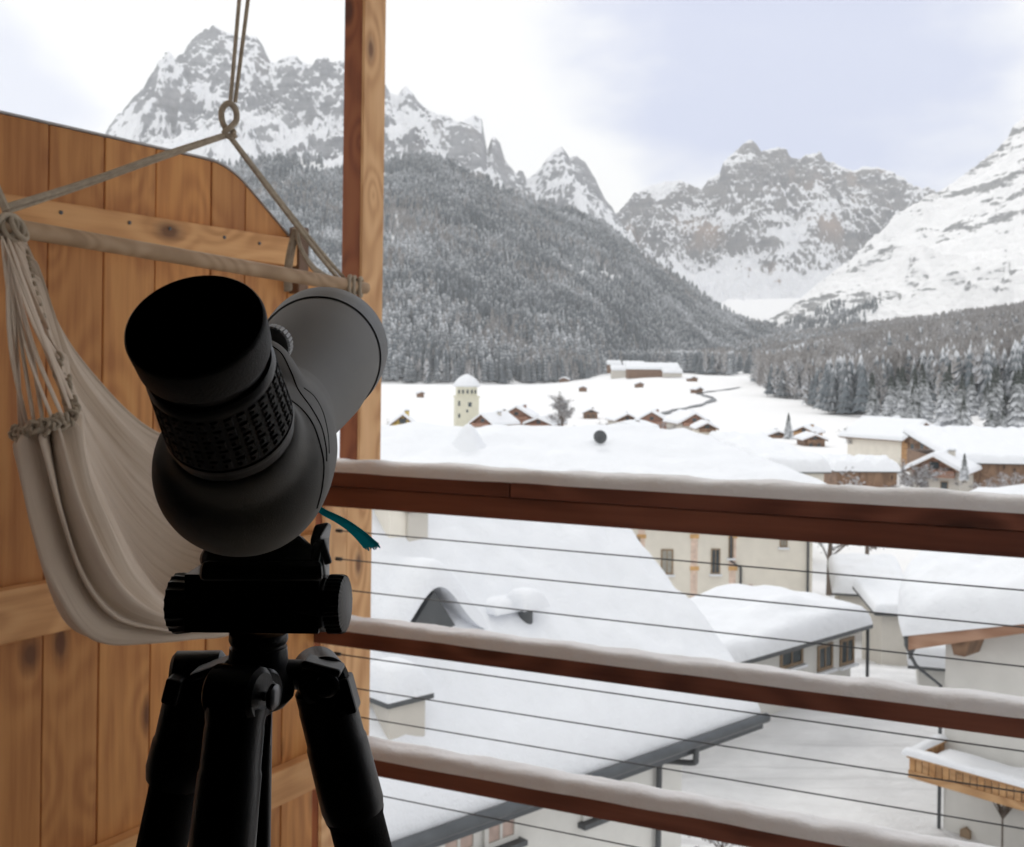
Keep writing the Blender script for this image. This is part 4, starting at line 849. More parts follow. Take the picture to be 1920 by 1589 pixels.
for (a, b, c, d) in ((1462, 1504, 1216, 1250), (1532, 1560, 1208, 1256), (1574, 1600, 1196, 1246), (1380, 1410, 1238, 1262)): window(hb, fb2, a, b, c, d, .6, 'framed', 'glass')
mb = MB(); mb.bx(Lb-.12, Lb-.04, .1, .18, 0, zb2-.13); mb.build('corner_post', 'slate', hb, world=False)
mb = MB(); mb.bx(Lb-2.6, Lb-.2, -.8, -.7, 0, .75); mb.build('terrace_wall', 'plaster', hb, world=False)
snow(lambda a, b: Vector((Lb-2.6+a, -.85+b, .755)), 2.4, .2, .14, .1, 40, 4, .02, 29).build('snow_cap', 'snow', hb, world=False, smooth=True, ang=85)
# ---- house on the right with timber balcony
wv = Vector((.68, -.73, 0)).normalized(); Kc = P(1773, 1200, 27); fc = Fr((Kc.x, Kc.y, -11.2), math.atan2(wv.y, wv.x))
hc = thing('gabled_house', 'white gabled house at the right edge with thick roof snow and timber balcony', 'house', fc.o, fc.rz)
A_ = fc.loc(P(1712, 1190, 26.9)); sB = .33
mb = MB(); zq = A_.z; w0 = zq-.35+sB*(0-A_.x)
mb.prism([(0, 0, 0), (9.5, 0, 0), (9.5, 0, w0+sB*4.5*.2), (4.9, 0, w0+sB*4.9), (0, 0, w0)], (0, 9, 0)); mb.build('wall', 'plaster', hc, world=False)
mb = MB(); x0_ = A_.x; mb.prism([(x0_, -.9, zq-.34), (4.9, -.9, zq-.34+sB*(4.9-x0_)), (4.9, -.9, zq+sB*(4.9-x0_)), (x0_, -.9, zq)], (0, .09, 0)); 
mb.build('rake_board', 'fasciawood', hc, world=False)
mb = MB(); mb.prism([(x0_, -.80, zq-.16), (4.9, -.80, zq-.16+sB*(4.9-x0_)), (10.5, -.80, zq-.16+sB*(4.9-x0_)-1.8), (10.5, -.80, zq-.04+sB*(4.9-x0_)-1.8), (4.9, -.80, zq-.02+sB*(4.9-x0_)), (x0_, -.80, zq-.02)], (0, 10.4, 0)); rc = mb.build('roof', 'fasciawood', hc, world=False)
Gs = fc.loc(P(1662, 1176, 29.2)); 
mb = MB(); mb.tube([(x0_-.06, -.85, zq-.05), (x0_-.06, 9.5, zq-.05)], .10, 12); mb.lathe((x0_-.03, -.72, zq-.08), (0, 0, -1), [(0, .16), (.2, .15), (.38, .05), (.5, .05)], 12); mb.build('gutter', 'slate', rc, world=False, smooth=True)
mb = MB(); mb.tube([(x0_-.03, -.72, zq-.5), (x0_+.05, -.6, zq-.75), (-.08, -.06, zq-1.25), (-.08, -.06, 0)], .045, 8); mb.build('downpipe', 'zinc', hc, world=False, smooth=True)
CA = fc.loc(P(1664, 1180, 28.2)); DD = fc.loc(P(1712, 1012, 38)); EE = fc.loc(P(2450, 990, 34)); BB = fc.loc(P(2350, 1085, 23)); AA = fc.loc(P(1706, 1196, 26.75))
BB = Vector((7.5, -.95, zq+sB*(7.5-x0_)*.85)); EE = Vector((7.5, 11, BB.z+.1)); AA = Vector((x0_-.12, -.95, zq-.02)); DD = Vector((x0_-3.0, 9.2, zq+2.0))
fnC = lambda a, b: (AA.lerp(BB, a/8.5)).lerp(DD.lerp(EE, a/8.5), b/10)+Vector((-.85*math.sin(min(1, b/3.2)*math.pi*.5)*(1-a/8.5)*(1-b/14), 0, 0))
snow(fnC, 8.5, 10, .80, .5, 60, 50, .12, 31, fs=.5).build('snow_layer', 'snow', rc, world=False, smooth=True, ang=85)
q = fc.front(1815, 1200, -.4); mb = MB(); mb.prism([(q.x-.16, -.78, q.z-.32), (q.x+.10, -.78, q.z-.32), (q.x+.26, -.78, q.z+.12), (q.x-.26, -.78, q.z+.02)], (0, .77, 0)); mb.build('purlin_end', 'darkwood', hc, world=False)
bt = fc.front(1690, 1408, -1.7); bb = fc.front(1692, 1452, -1.7); bx0 = -.02
zt_, zb_ = bt.z, bb.z-.02
bal = MB()
nbd = 56
for k in range(nbd):
    xk = bx0+k*.16; bal.bx(xk+.012, xk+.148, -1.70, -1.66, zb_+.16, zt_-.10, random.random())
bal.bx(bx0, bx0+9, -1.735, -1.69, zb_, zb_+.17, .4); bal.bx(bx0-.03, bx0+9, -1.76, -1.62, zt_-.10, zt_-.03, .7)
for k in range(10): yk = -1.6+k*.16; bal.bx(bx0, bx0+.035, yk, yk+.135, zb_+.1, zt_-.10, random.random())
bal.bx(bx0-.05, bx0+.08, -1.64, 0, zt_-.10, zt_-.03, .6)
blc = bal.build('balcony', 'balcwood', hc, world=False)
mb = MB(); mb.bx(bx0+.04, bx0+9, -1.64, -.002, zb_-.02, zb_+.1); mb.build('balcony_floor', 'darkwood', blc, world=False)
snow(lambda a, b: Vector((bx0-.12+a, -1.84+b, zt_-.026)), 9, .30, .13, .1, 70, 6, .04, 33, fs=2).build('snow_cap', 'snow', blc, world=False, smooth=True, ang=85)
snow(lambda a, b: Vector((bx0-.12+a, -1.5+b, zt_-.028)), .24, 1.5, .11, .1, 6, 16, .03, 34, fs=2).build('snow_cap', 'snow', blc, world=False, smooth=True, ang=85)
snow(lambda a, b: Vector((bx0+.1+a, -1.6+b, zb_+.11)), 8.5, 1.5, .32, .3, 40, 10, .05, 35, fs=1).build('snow_drift', 'snow', blc, world=False, smooth=True, ang=85)
q0, q1 = fc.front(1804, 1553), fc.front(1822, 1576); mb = MB(); mb.prism([(q0.x, -.02, q1.z), (q1.x, -.02, q1.z), (q1.x, -.02, q0.z), ((q0.x+q1.x)/2, -.02, q0.z+.08), (q0.x, -.02, q0.z)], (0, -.10, 0)); mb.build('wall_niche', 'framed', hc, world=False)
q = fc.front(1880, 1512, -.25)
tr = thing('potted_shrub', 'small bare snow-dusted shrub on a thin stake against the white gabled wall', 'shrub', fc.m @ Vector((q.x, -.25, .3)))
mb = MB(); mb.tube([fc.m @ Vector((q.x, -.25, .2)), fc.m @ Vector((q.x, -.25, q.z))], .02, 6)
for k in range(26):
    a = random.random()*6.28; mb.tube([fc.m @ Vector((q.x, -.25, q.z-.3)), fc.m @ Vector((q.x+.25*math.cos(a), -.25+.15*math.sin(a), q.z+random.uniform(0, .4)))], .012, 5, tone=random.random())
mb.build('stem_and_twigs', 'twigs', tr)
# ---- beige lodge behind annex and gabled house, and the snowy sheds
def shed(name, label, cat, px0, px1, pyt, d, wallh, depth, T, rz=0, mat='greige', seed=1, over=.35, slope=.05, group=None, wins=(), kk=.6):
    a = P(px0, pyt, d); b = P(px1, pyt, d); L = (b-a).length; o = thing(name, label, cat, (a.x, a.y, a.z-wallh), rz, group); fr = Fr((a.x, a.y, a.z-wallh), rz)
    m = MB(); m.bx(over, L-over, over, depth, 0, wallh-.1); m.build('wall', mat, o, world=False)
    m = MB(); m.prism([(0, 0, wallh-.1), (0, depth+over, wallh-.1+slope*depth), (0, depth+over, wallh+slope*depth), (0, 0, wallh)], (L, 0, 0)); r = m.build('roof', 'slate', o, world=False)
    snow(lambda p, q: Vector((p, q, wallh+.004+slope*q)), L, depth+over, T, T*kk, 34, 18, T*.15, seed, fs=.5).build('snow_layer', 'snow', r, world=False, smooth=True, ang=85)
    for w in wins: window(o, fr, *w, over, 'framed', 'glass', None)
    return o
shed('beige_lodge', 'plain beige building partly hidden behind the gabled house, snow against its wall', 'building', 1640, 1900, 1150, 43, 3.4, 4, .35, R(-6), 'greige', 41)
shed('tool_shed', 'small snow-heaped shed roof in front of the beige wall beside the gabled house', 'shed', 1702, 1860, 1248, 36, 1.0, 3, .62, R(-18), 'plaster', 42)
shed('snowed_garage', 'garage with a huge rounded snow mound behind the annex', 'garage', 1560, 1700, 1112, 52, 1.4, 6, .7, R(-14), 'greige', 43, kk=.9)
shed('wood_shed', 'small brownish lean-to at the foot of the white house', 'shed', 1238, 1300, 1556, 23.5, 1.2, 1.6, .12, R(43), 'balcwood', 44, .08)
# ---- village
def gable_house(name, label, px, pye, d, w, l, wh, rise, rz, wall='greige', gable='darkwood', T=.55, seed=1, group=None, over=.7, det=True, cat='chalet', chim=True):
    """px,pye: pixel of the eave height at the middle of the gable front; rz heading of the ridge (away from viewer)"""
    c = P(px, pye, d); o = thing(name, label, cat, (c.x, c.y, c.z-wh), rz-math.pi/2, group)   # local y = ridge direction
    m = MB(); m.bx(-w/2, w/2, 0, l, 0, wh); m.build('wall', wall, o, world=False)
    m = MB(); m.prism([(-w/2, -.03, wh+.01), (w/2, -.03, wh+.01), (0, -.03, wh+rise)], (0, l+.06, 0)); m.build('gable', gable, o, world=False)
    k = rise/(w/2); e = over
    m = MB(); m.prism([(-w/2-e, -e, wh-k*e+.05), (0, -e, wh+rise+.05), (w/2+e, -e, wh-k*e+.05), (w/2+e, -e, wh-k*e+.25), (0, -e, wh+rise+.27), (-w/2-e, -e, wh-k*e+.25)], (0, l+2*e, 0)); r = m.build('roof', 'darkwood', o, world=False)
    W_ = w+2*e+.2; zf = lambda x_: wh+rise+.28-k*abs(x_)
    snow(lambda a, b: Vector((-W_/2+a, -e-.1+b, zf(-W_/2+a))), W_, l+2*e+.2, T, T*.7, 20 if det else 8, 12 if det else 5, T*.12, seed, fs=.3).build('snow_layer', 'snow', r, world=False, smooth=True, ang=85)
    if det:
        for s_ in (-1, 1):
            m = MB(); m.bx(s_*w*.2-.45, s_*w*.2+.45, -.08, -.002, wh*.45, wh*.45+1.1); f = m.build('window', 'framed', o, world=False); m = MB(); m.bx(s_*w*.2-.35, s_*w*.2+.35, -.1, -.082, wh*.45+.1, wh*.45+1.0); m.build('pane', 'glass', f, world=False)
        m = MB(); m.bx(-.5, .5, -.1, -.035, wh+rise*.2, wh+rise*.2+.8); m.build('window', 'glass', o, world=False)
        m = MB(); m.bx(-w*.42, w*.42, -1.0, -.035, wh*.98-.55, wh*.98+.25); m.build('balcony', gable, o, world=False)
        if chim: chimney(r, w*.18, l*.55, wh+rise-.2, .7, .9, wall, .3, seed+3)
    return o
VG = 'snowy chalets in the village row'
gable_house('yellow_chalet', 'yellow chalet with dark gable edge just right of the timber post', 755, 798, 170, 3.4, 7, 4, 1.35, R(95), 'yellow', 'yellow', .35, 51, VG, .5)
gable_house('brown_chalet', 'brown gabled chalet directly right of the bell tower', 905, 795, 250, 5.5, 9, 5, 1.8, R(55), 'greige', 'redwood', .5, 52, VG)
gable_house('grey_chalet', 'grey fronted chalet between the brown chalet and the taller brown gable behind', 940, 790, 265, 6, 9, 5, 1.8, R(95), 'greige', 'darkwood', .55, 53, VG)
gable_house('brown_chalet', 'tallest brown gable of the group right of the bell tower', 968, 782, 290, 7.5, 10, 6, 2.2, R(80), 'redwood', 'redwood', .6, 54, VG)
gable_house('low_chalet', 'low red-brown chalet left of the snowy round tree', 1010, 797, 260, 6, 10, 3, 1.2, R(70), 'redwood', 'redwood', .55, 55, VG, cat='chalet')
gable_house('low_chalet', 'wide low snow-covered house with dark gable right of the satellite dish', 1168, 808, 215, 7, 12, 4, 1.0, R(70), 'darkwood', 'darkwood', .6, 56, VG)
gable_house('red_brown_chalet', 'large reddish gabled chalet in the middle of the village', 1222, 791, 300, 8.0, 13, 6, 2.3, R(82), 'redwood', 'redwood', .65, 57, VG)
gable_house('grey_chalet', 'small grey gable half behind the large reddish chalet', 1176, 789, 330, 6.5, 10, 5, 1.6, R(100), 'greige', 'darkwood', .6, 58, VG)
gable_house('brown_chalet', 'chalet with snow-heavy roof right of the large reddish chalet', 1302, 794, 270, 7.0, 12, 5, 2.0, R(98), 'greige', 'redwood', .65, 59, VG)
gable_house('small_chalet', 'tiny chalet at the lower right corner of the village row', 1326, 805, 240, 4.0, 7, 4, 1.0, R(90), 'cream', 'darkwood', .5, 60, VG, .5)
gable_house('orange_chalet', 'small orange-brown chalet right of the lone dark conifer', 1507, 812, 290, 5.5, 8, 4, 1.3, R(60), 'balcwood', 'balcwood', .5, 61, VG, .6)
gable_house('low_chalet', 'tiny dark gable poking from snow below the orange-brown chalet', 1528, 826, 250, 4.5, 7, 3, .9, R(90), 'darkwood', 'darkwood', .5, 62, VG, .6)
gable_house('hay_hut', 'half-buried hut left of the lone dark conifer', 1458, 818, 290, 5, 6, 2.5, .9, R(100), 'darkwood', 'darkwood', .5, 63, VG, .6)
gable_house('hay_hut', 'small pale-gabled hut on the slope above the middle of the village row', 1108, 775, 380, 4.5, 6, 2.5, 1.0, R(90), 'darkwood', 'darkwood', .5, 64, VG, .6)
LC = gable_house('large_chalet', 'large brown-fronted chalet with cream side and broad snowy roof on the right', 1726, 822, 182, 9.4, 11, 5.6, 2.3, R(122), 'cream', 'darkwood', .55, 65, None, 1.0)
mb = MB(); mb.bx(-3.9, 4.65, -.06, -.002, .1, 5.55, .3); mb.build('timber_front', 'darkwood', LC, world=False)
mb = MB(); mb.bx(-4.65, -3.3, -.09, -.002, 1.0, 5.3, .8); mb.build('timber_bay', 'balcwood', LC, world=False)
for x_, z_ in ((-2.2, 1.2), (.2, 1.2), (2.6, 1.2), (-2.2, 3.7), (.2, 3.7), (2.6, 3.7)):
    mb = MB(); mb.bx(x_-.5, x_+.5, -.12, -.062, z_, z_+1.15); f_ = mb.build('window', 'framed', LC, world=False); mb = MB(); mb.bx(x_-.38, x_+.38, -.14, -.122, z_+.12, z_+1.03); mb.build('pane', 'glass', f_, world=False)
gable_house('red_brown_chalet', 'reddish-gabled chalet behind the snow-laden bush on the right', 1752, 884, 132, 5.6, 9, 4, 1.5, R(58), 'greige', 'redwood', .5, 66, None, .8)
shed('long_barn', 'long low barn with a thick straight slab of snow beneath the large chalet', 'barn', 1566, 1692, 884, 118, 3.6, 6, 1.15, R(3), 'darkwood', 71, .3, .02)
shed('long_hall', 'long brown hall under smooth snow at the right edge of the view', 'hall', 1790, 2060, 868, 138, 3.4, 26, 1.0, R(-6), 'darkwood', 72, .5, .09)
shed('flat_roof_house', 'wide flat roof loaded with grey-blue snow in front of the long barn', 'house', 1438, 1568, 886, 78, 5, 12, .9, R(10), 'cream', 73, .4, .10)
# bell tower
tw = P(874, 790, 285); tz = float(ground(tw.x, tw.y)); tf = Fr((tw.x, tw.y, tz), R(8))
t = thing('bell_tower', 'pale square bell tower with a domed snow-covered roof and small openings', 'tower', tf.o, tf.rz)
s_ = 285/F; zw = lambda py: tf.front(874, py, -3).z
hw = 21.5*s_; mb = MB(); mb.bx(-hw, hw, -hw, hw, 0, zw(746), .3); mb.build('tower_shaft', 'towerp', t, world=False)
mb = MB(); mb.bx(-hw*1.07, hw*1.07, -hw*1.07, hw*1.07, zw(746)+.01, zw(743)); mb.build('cornice', 'towerp', t, world=False)
mb = MB(); mb.lathe((0, 0, zw(743)+.01), (0, 0, 1), [(0, hw*.94), (zw(724)-zw(743), hw*.94)], 24); mb.build('belfry', 'towerp', t, world=False, smooth=True, ang=30)
mb = MB(); mb.lathe((0, 0, zw(726)), (0, 0, 1), [(0, hw*1.0), (.15, hw*1.16), (.45, hw*1.18), (1.2, hw*1.02), (2.1, hw*.78), (2.8, hw*.42), (3.15, hw*.15), (3.25, .02)], 32); mb.build('dome_snow', 'snow', t, world=False, smooth=True, ang=80)
for k in (-2, -1, 0, 1, 2):
    a = k*.42; m = MB(); c_ = Vector((math.sin(a)*hw*.94, -math.cos(a)*hw*.94, zw(735))); m.box(c_, (.5, .25, .95), Matrix.Rotation(a, 3, 'Z')); m.build('opening', 'glass', t, world=False)
for (px, py, w, h) in ((881, 759, .9, 1.1), (861, 757, .5, 1.2), (861, 780, .5, 1.0), (876, 771, .5, .7)):
    q = tf.front(px, py, -hw); m = MB(); m.bx(q.x-w/2, q.x+w/2, -hw-.06, -hw-.001, q.z-h/2, q.z+h/2); m.build('opening', 'glass', t, world=False)
def g_hit(px, py):
    d = 60.0
    for _ in range(4000):
        p = P(px, py, d)
        if p.z <= float(ground(p.x, p.y)): return p, d
        d *= 1.002
    return p, d
# hay huts out on the meadow
HUTL = ['snow-capped hut at the forest foot, left of the others', 'snow-capped hut at the forest foot between two clumps of trees', 'brown hay hut standing alone in the upper meadow', 'tiny hut in the meadow below the farm buildings', 'tiny hut at the top edge of the meadow, near the wood', 'hut at the far left, just above the bell tower fields', 'hut near the bend of the dark stream', 'faint hut in the meadow by the right-hand wood']
for k, (px, py, w) in enumerate(((976, 719, 7), (1057, 717, 8), (1093, 735, 5), (1200, 727, 5), (1301, 716, 6), (790, 746, 3), (1312, 738, 5), (1588, 776, 4))):
    p, d = g_hit(px, py); gable_house('hay_hut', HUTL[k], px, py-2.2*F/d, d, w, w*1.1, 2.4, w*.2, R(70+k*9), 'darkwood', 'darkwood', .9, 80+k, 'hay huts scattered on the meadow', .5, False, 'hut')
# farm / hotel group at the head of the meadow
GF = 'farm buildings at the head of the meadow'
for k, (px, py, w, l, wh, mat, lab) in enumerate(((1166, 704, 18, 12, 7, 'greige', 'grey front building of the far farm group, lowest on the slope'), (1190, 698, 20, 12, 9, 'cream', 'small square block in the far farm group with snow roof'), (1226, 703, 44, 16, 7.5, 'darkwood', 'long wooden building with straight snow roof in the far farm group'), (1152, 694, 14, 10, 8, 'darkwood', 'small upper building at the left of the far farm group'), (1262, 704, 16, 9, 3, 'greige', 'low shed at the right end of the far farm group'), (1086, 706, 14, 9, 5, 'greige', 'pale snowed building at the left of the far farm group beside the wood'))):
    p, d = g_hit(px, min(py+5, 712)); d = min(d, 1050); shed('farm_building', lab, 'building', px-w/2*F/d, px+w/2*F/d, py-wh*.6*F/d, d, wh, l, 2.0, R(0), mat, 90+k, .6, .25, GF)
# stream
sp_ = [(1240, 778), (1262, 771), (1290, 766), (1318, 759), (1338, 750), (1322, 743), (1312, 739), (1332, 735), (1360, 732), (1388, 727)]
cs = []
for a in rope([Vector((q[0], q[1], 0)) for q in sp_], sub=8): p, d = g_hit(a.x, a.y); cs.append(p)
L_, R_ = [], []
for i, p in enumerate(cs):
    t_ = (cs[min(i+1, len(cs)-1)]-cs[max(i-1, 0)]); t_.z = 0; t_.normalize(); s2 = Vector((-t_.y, t_.x, 0)); w = 1.7+.6*math.sin(i*.7)
    for s3, LL in ((1, L_), (-1, R_)): q = p+s2*w*s3; q.z = float(ground(q.x, q.y))+.35; LL.append(q)
mb = MB(); nn_ = len(L_); mb.add(L_+R_, [(i, i+1, nn_+i+1, nn_+i) for i in range(nn_-1)]); M['streamw'] = m_plain('stream water', (.07, .075, .07), .3, .5); tag(mb.build('stream', 'streamw'), kind='structure')
# ================================================================== SINGLE TREES
def conifer_mesh(seed, nt=13, nb=12, wd=.2):
    r = random.Random(seed); m = MB()
    for k in range(nt):
        z0 = .08+.86*k/nt; rad = wd*(1-k/nt)**.85+.012; a0 = r.random()*6
        for j in range(nb):
            a = a0+2*math.pi*j/nb+r.uniform(-.15, .15); q = rad*r.uniform(.72, 1.15); w = q*.34; dr_ = q*.38; tn = r.random()
            ca, sa = math.cos(a), math.sin(a); t0 = Vector((0, 0, z0+.10)); tip = Vector((ca*q, sa*q, z0-dr_*.4+r.uniform(-.01, .01))); mid = Vector((ca*q*.55, sa*q*.55, z0+.045))
            l_ = mid+Vector((-sa*w, ca*w, -.022)); r_ = mid+Vector((sa*w, -ca*w, -.022)); l2_ = tip+Vector((-sa*w*.5-ca*.01, ca*w*.5-sa*.01, -.012)); r2_ = tip+Vector((sa*w*.5, -ca*w*.5, -.014))
            m.add([t0, l_, mid, r_, l2_, tip, r2_], [(0, 1, 2), (0, 2, 3), (1, 4, 2), (2, 4, 5), (2, 5, 6), (2, 6, 3)], tn)
    return m
protoC = []
for k in range(4):
    m = conifer_mesh(200+k, 13, 12, (.20, .17, .22, .15)[k]); c_ = m.build('crown', 'conifer'); t_ = MB().lathe((0, 0, 0), (0, 0, 1), [(0, .018), (.5, .011), (.95, .003)], 6).build('trunk', 'bark'); protoC.append((c_.data, t_.data)); bpy.data.objects.remove(c_); bpy.data.objects.remove(t_)
def put_tree(name, label, cat, x, y, z, h, k, group=None, wsc=1.0):
    o = thing(name, label, cat, (x, y, z-.2), random.random()*6, group); o.scale = (h*wsc, h*wsc, h)
    for d_, nm in zip(protoC[k], ('crown', 'trunk')):
        q = bpy.data.objects.new(nm, d_); COL.objects.link(q); q.parent = o
    return o
def px_tree(name, label, px, pyb, h_px, k, wsc=1.0, d=None, group=None):
    if d is None: p, d = g_hit(px, pyb)
    else: p = P(px, pyb, d)
    return put_tree(name, label, 'conifer', p.x, p.y, p.z, h_px*d/F, k, group, wsc)
px_tree('conifer_tree', 'lone slim dark conifer standing in the open snow left of the orange-brown chalet', 1478, 824, 54, 3, 1.25)
px_tree('conifer_tree', 'left of the two dense conifers on the snow right of the large chalet', 1858, 828, 58, 0, 1.1)
px_tree('conifer_tree', 'right one of the pair of dense conifers on the snow right of the large chalet', 1880, 829, 64, 2, 1.0)
px_tree('conifer_tree', 'tall frosted conifer just right of the large chalet', 1806, 832, 92, 1, 1.1)
px_tree('conifer_tree', 'small dark conifer in front of the long hall', 1808, 900, 56, 0, 1.0, d=128)
FG = 'snowy conifers along the front edge of the right-hand wood'
k = 0
for q in range(230):
    y = 300+520*random.random()**1.2; e = float(np.interp(y, [200, 300, 380, 700, 1000], [150, 120, 118, 165, 215])); x = e+random.uniform(2, 34)+(random.random()**2)*90
    z = float(ground(x, y)); px, py = px_of(x, y, z)
    if px > 1960 or (1600 < px < 1700 and 740 < py < 790 and random.random() < .4): continue
    put_tree('conifer_tree', 'snow-dusted conifer in the front rows of the wood on the right', 'conifer', x, y, z, random.uniform(11, 21), random.randrange(4), FG); k += 1
    if k >= 150: break
# bare snow-covered broadleaf trees
def twig_tree(label, base, h, wd, seed, dens=900, name='bare_tree', cat='tree', group=None, lobes=1.0):
    r = random.Random(seed); o = thing(name, label, cat, base, 0, group); b = Vector(base); tm = MB(); cm = MB()
    tm.tube([b-Vector((0, 0, .3)), b+Vector((0, 0, h*.35)), b+Vector((h*.02, 0, h*.7))], [h*.03, h*.02, h*.007], 8)
    tips = []
    def br(p, d_, L, rad, lv):
        e_ = p+d_*L+Vector((0, 0, -.06*L*lv)); tm.tube([p, p.lerp(e_, .5)+Vector((0, 0, .05*L)), e_], [rad, rad*.75, rad*.45], 5); 
        for s in range(4 if lv < 2 else 0):
            dd_ = (d_+Vector((r.uniform(-1, 1), r.uniform(-1, 1), r.uniform(-.35, .7)))*.8).normalized(); br(p.lerp(e_, r.uniform(.4, 1)), dd_, L*.62, rad*.5, lv+1)
        tips.append((p, e_))
    for s in range(9):
        a = s*2.4; el = r.uniform(.2, 1.1); br(b+Vector((0, 0, h*r.uniform(.22, .6))), Vector((math.cos(a)*wd, math.sin(a)*wd, el)).normalized(), h*r.uniform(.28, .42), h*.012, 0)
    for k in range(dens):
        p, e_ = r.choice(tips); q = p.lerp(e_, r.random()**.6)+Vector((r.gauss(0, 1), r.gauss(0, 1), r.gauss(0, .7)))*h*.03; L = h*r.uniform(.02, .06)
        d_ = Vector((r.uniform(-1, 1), r.uniform(-1, 1), r.uniform(-.2, .8))).normalized(); s_ = d_.cross(Vector((r.random(), r.random(), r.random()))).normalized()*L*.16
        cm.add([q-s_, q+s_, q+d_*L+Vector((0, 0, -.2*L)), q+s_*.4+d_*L*.5+Vector((0, 0, L*.25))], [(0, 1, 2), (0, 1, 3)], r.random())
    tm.build('trunk', 'twigs', o); cm.build('crown', 'twigs', o)
    return o
def gz(px, d): p = P(px, 700, d); return (p.x, p.y, float(ground(p.x, p.y)))
twig_tree('round snow-laden broadleaf tree in the middle of the village row', gz(1053, 262), 9.5, .16, 301, 3600)
twig_tree('large drooping snow-laden tree in front of the large chalet', gz(1722, 124), 4.9, 1.0, 302, 4600)
twig_tree('snowy bush right of the large drooping tree, before the reddish gable', gz(1775, 132), 4.6, 1.1, 303, 2600, 'snowy_bush', 'bush')
twig_tree('tangled bare tree right behind the cream building', gz(1560, 66), 7.0, 1.1, 304, 2600)
twig_tree('second tangled tree behind the snowed garage', gz(1630, 74), 6.2, 1.1, 305, 2000)
twig_tree('snow-covered bush below the bottom rail beside the brownish lean-to', (at_z(1352, 1660, -10.9).x, at_z(1352, 1660, -10.9).y, -10.9), 1.7, 1.3, 306, 2600, 'snowy_bush', 'bush')
for k, (px, d, h, lab) in enumerate(((806, 240, 4.5, 'low bush between the yellow chalet and the bell tower'), (735, 200, 6.0, 'bare twiggy tree at the yellow chalet'), (1092, 255, 4.2, 'bush just right of the round village tree'), (1130, 270, 4.6, 'bush left of the small grey gable'), (1030, 258, 4.0, 'bush just left of the round village tree'), (1255, 262, 5.0, 'snowy tree between the two larger central chalets'), (1600, 190, 6.5, 'low snowy bush left of the large chalet'), (1775, 170, 7.5, 'frosted tree behind the right gable corner of the large chalet'), (1900, 125, 4.0, 'snowy hedge bush before the long hall'), (1850, 122, 3.6, 'small bush at the left end of the hedge before the long hall'))):
    twig_tree(lab, gz(px, d), h, .9, 320+k, 700, 'snowy_bush', 'bush', 'snowy bushes and small trees in the village')
HAZE=8e-5; EXPO=.12
# ================================================================== WORLD, LIGHT, CAMERA
W = bpy.data.worlds.new('World'); S.world = W; W.use_nodes = True; wt = W.node_tree; wt.nodes.clear()
def wn(t, **k):
    q = wt.nodes.new(t)
    for a, b in k.items(): setattr(q, a, b)
    return q
SUN_EL, SUN_AZ = R(42), R(-12)
out = wn('ShaderNodeOutputWorld'); sky = wn('ShaderNodeTexSky', sky_type='NISHITA', sun_disc=False, sun_elevation=SUN_EL, sun_rotation=SUN_AZ, air_density=1.0, dust_density=2.5, altitude=1300)
bg1 = wn('ShaderNodeBackground'); bg1.inputs[1].default_value = .11; wt.links.new(sky.outputs[0], bg1.inputs[0])
bg2 = wn('ShaderNodeBackground'); bg2.inputs[0].default_value = (1.0, 1.0, .985, 1); bg2.inputs[1].default_value = 1.03
tc = wn('ShaderNodeTexCoord')
def wmath(op, a, b=0.0, clamp=False):
    q = wn('ShaderNodeMath', operation=op, use_clamp=clamp)
    for i, v in enumerate((a, b)):
        if isinstance(v, (int, float)): q.inputs[i].default_value = v
        else: wt.links.new(v, q.inputs[i])
    return q.outputs[0]
wmap = wn('ShaderNodeMapping'); wt.links.new(tc.outputs['Generated'], wmap.inputs[0]); wmap.inputs['Scale'].default_value = (2.2, 2.2, 4.5)
wno = wn('ShaderNodeTexNoise'); wt.links.new(wmap.outputs[0], wno.inputs[0]); wno.inputs['Detail'].default_value = 5; wno.inputs['Roughness'].default_value = .45
# thin, bluish parts of the overcast: soft lobes round directions in the sky
def lobe(az, el, w, h):
    # az/el in degrees -> 1 at the centre, 0 outside
    sx = wn('ShaderNodeSeparateXYZ'); wt.links.new(tc.outputs['Generated'], sx.inputs[0])
    a = wmath('ARCTAN2', sx.outputs[0], sx.outputs[1]); e = wmath('ARCSINE', sx.outputs[2])
    da = wmath('DIVIDE', wmath('SUBTRACT', a, R(az)), R(w)); de = wmath('DIVIDE', wmath('SUBTRACT', e, R(el)), R(h))
    # tilt the lobe: lower edge runs down to the right
    q = wmath('ADD', wmath('MULTIPLY', da, da), wmath('MULTIPLY', wmath('ADD', de, wmath('MULTIPLY', da, .35)), wmath('ADD', de, wmath('MULTIPLY', da, .35))))
    q = wmath('ADD', q, wmath('MULTIPLY', wmath('SUBTRACT', wno.outputs[0], .5), 1.3))
    r = wn('ShaderNodeMapRange', interpolation_type='SMOOTHSTEP'); wt.links.new(q, r.inputs[0]); r.inputs[1].default_value = 1.25; r.inputs[2].default_value = .2; r.inputs[3].default_value = 0; r.inputs[4].default_value = 1
    return r.outputs[0]
l1 = lobe(13.5, 15.5, 13, 8.5); l2 = lobe(-26, 13, 6, 3.5); l3 = lobe(60, 30, 30, 20)
mx = wmath('MAXIMUM', l1, wmath('MAXIMUM', wmath('MULTIPLY', l2, .6), l3))
thin = wn('ShaderNodeBackground'); thin.inputs[0].default_value = (.535, .58, .80, 1); thin.inputs[1].default_value = 1.0
add = wn('ShaderNodeMixShader'); add.inputs[0].default_value = .18; wt.links.new(thin.outputs[0], add.inputs[1]); wt.links.new(bg1.outputs[0], add.inputs[2])
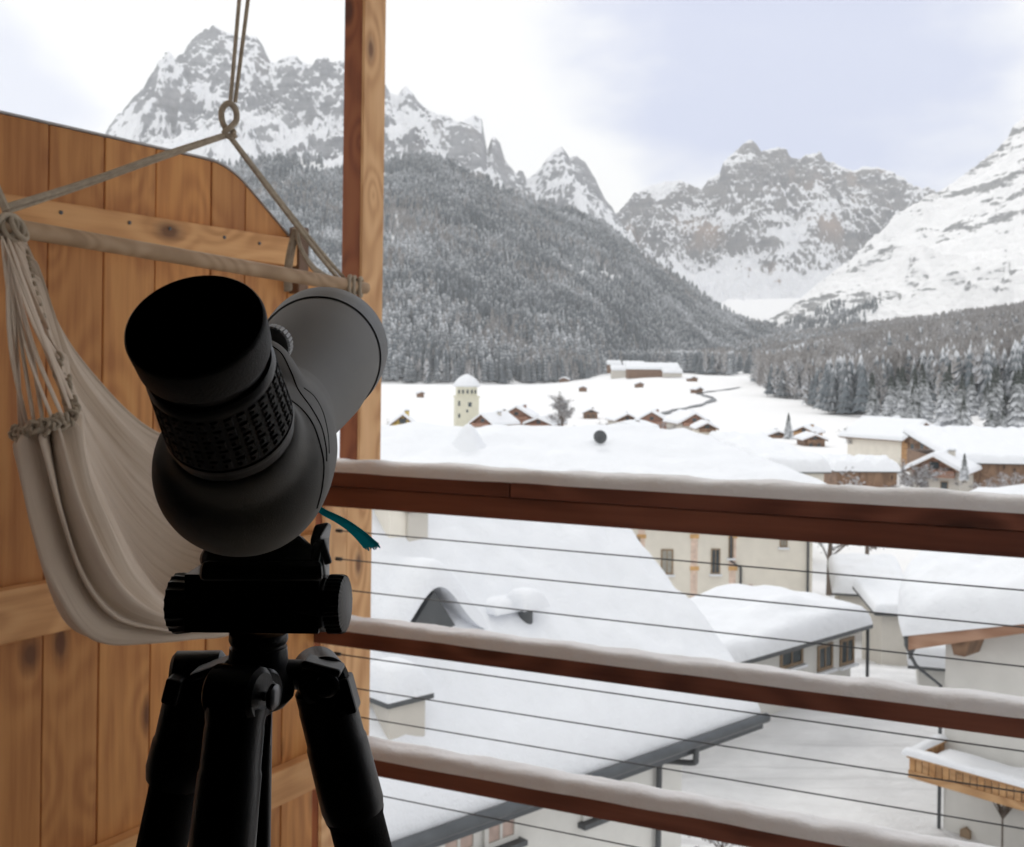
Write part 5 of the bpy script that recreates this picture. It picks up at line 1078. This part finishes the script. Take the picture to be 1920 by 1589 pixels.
ms = wn('ShaderNodeMixShader'); wt.links.new(mx, ms.inputs[0]); wt.links.new(bg2.outputs[0], ms.inputs[1]); wt.links.new(add.outputs[0], ms.inputs[2])
wt.links.new(ms.outputs[0], out.inputs[0])
W.cycles.sampling_method = 'AUTOMATIC'
sl = bpy.data.lights.new('sun', 'SUN'); sl.energy = .9; sl.angle = R(12); sl.color = (1, .965, .92)
so = bpy.data.objects.new('sun', sl); COL.objects.link(so)
dv = Vector((math.sin(SUN_AZ)*math.cos(SUN_EL), math.cos(SUN_AZ)*math.cos(SUN_EL), math.sin(SUN_EL))); so.rotation_euler = dv.to_track_quat('Z', 'Y').to_euler()
if HAZE:
    mb = MB(); mb.bx(-6000, 6500, -400, 7600, -14-8, 2300); m = bpy.data.materials.new('haze'); m.use_nodes = True; nt = m.node_tree; nt.nodes.clear()
    o_ = nt.nodes.new('ShaderNodeOutputMaterial'); v_ = nt.nodes.new('ShaderNodeVolumePrincipled'); v_.inputs['Color'].default_value = (.93, .95, .98, 1); v_.inputs['Density'].default_value = HAZE; v_.inputs['Anisotropy'].default_value = .2
    nt.links.new(v_.outputs[0], o_.inputs['Volume']); ho = mb.build('haze', m); tag(ho, 'pale winter haze filling the valley in front of the far mountains', 'haze', None, 'stuff')
cam = bpy.data.cameras.new('camera'); co_ = bpy.data.objects.new('camera', cam); COL.objects.link(co_)
co_.matrix_world = Matrix(((CR.x, CU.x, 0, 0), (CR.y, CU.y, -1, 0), (CR.z, CU.z, 0, 0), (0, 0, 0, 1)))
cam.sensor_width = 36; cam.sensor_fit = 'HORIZONTAL'; cam.lens = F/1920*36; cam.shift_y = (PY-794.5)/1920; cam.clip_start = .02; cam.clip_end = 30000
cam.dof.use_dof = True; cam.dof.focus_distance = .62; cam.dof.aperture_fstop = 28
S.camera = co_
S.view_settings.view_transform = 'Standard'; S.view_settings.look = 'None'; S.view_settings.exposure = EXPO; S.view_settings.gamma = 1
S.cycles.max_bounces = 8; S.cycles.diffuse_bounces = 5; S.cycles.glossy_bounces = 3; S.cycles.volume_bounces = 1; S.cycles.use_denoising = True
try: S.cycles.denoiser = 'OPENIMAGEDENOISE'
except Exception: pass
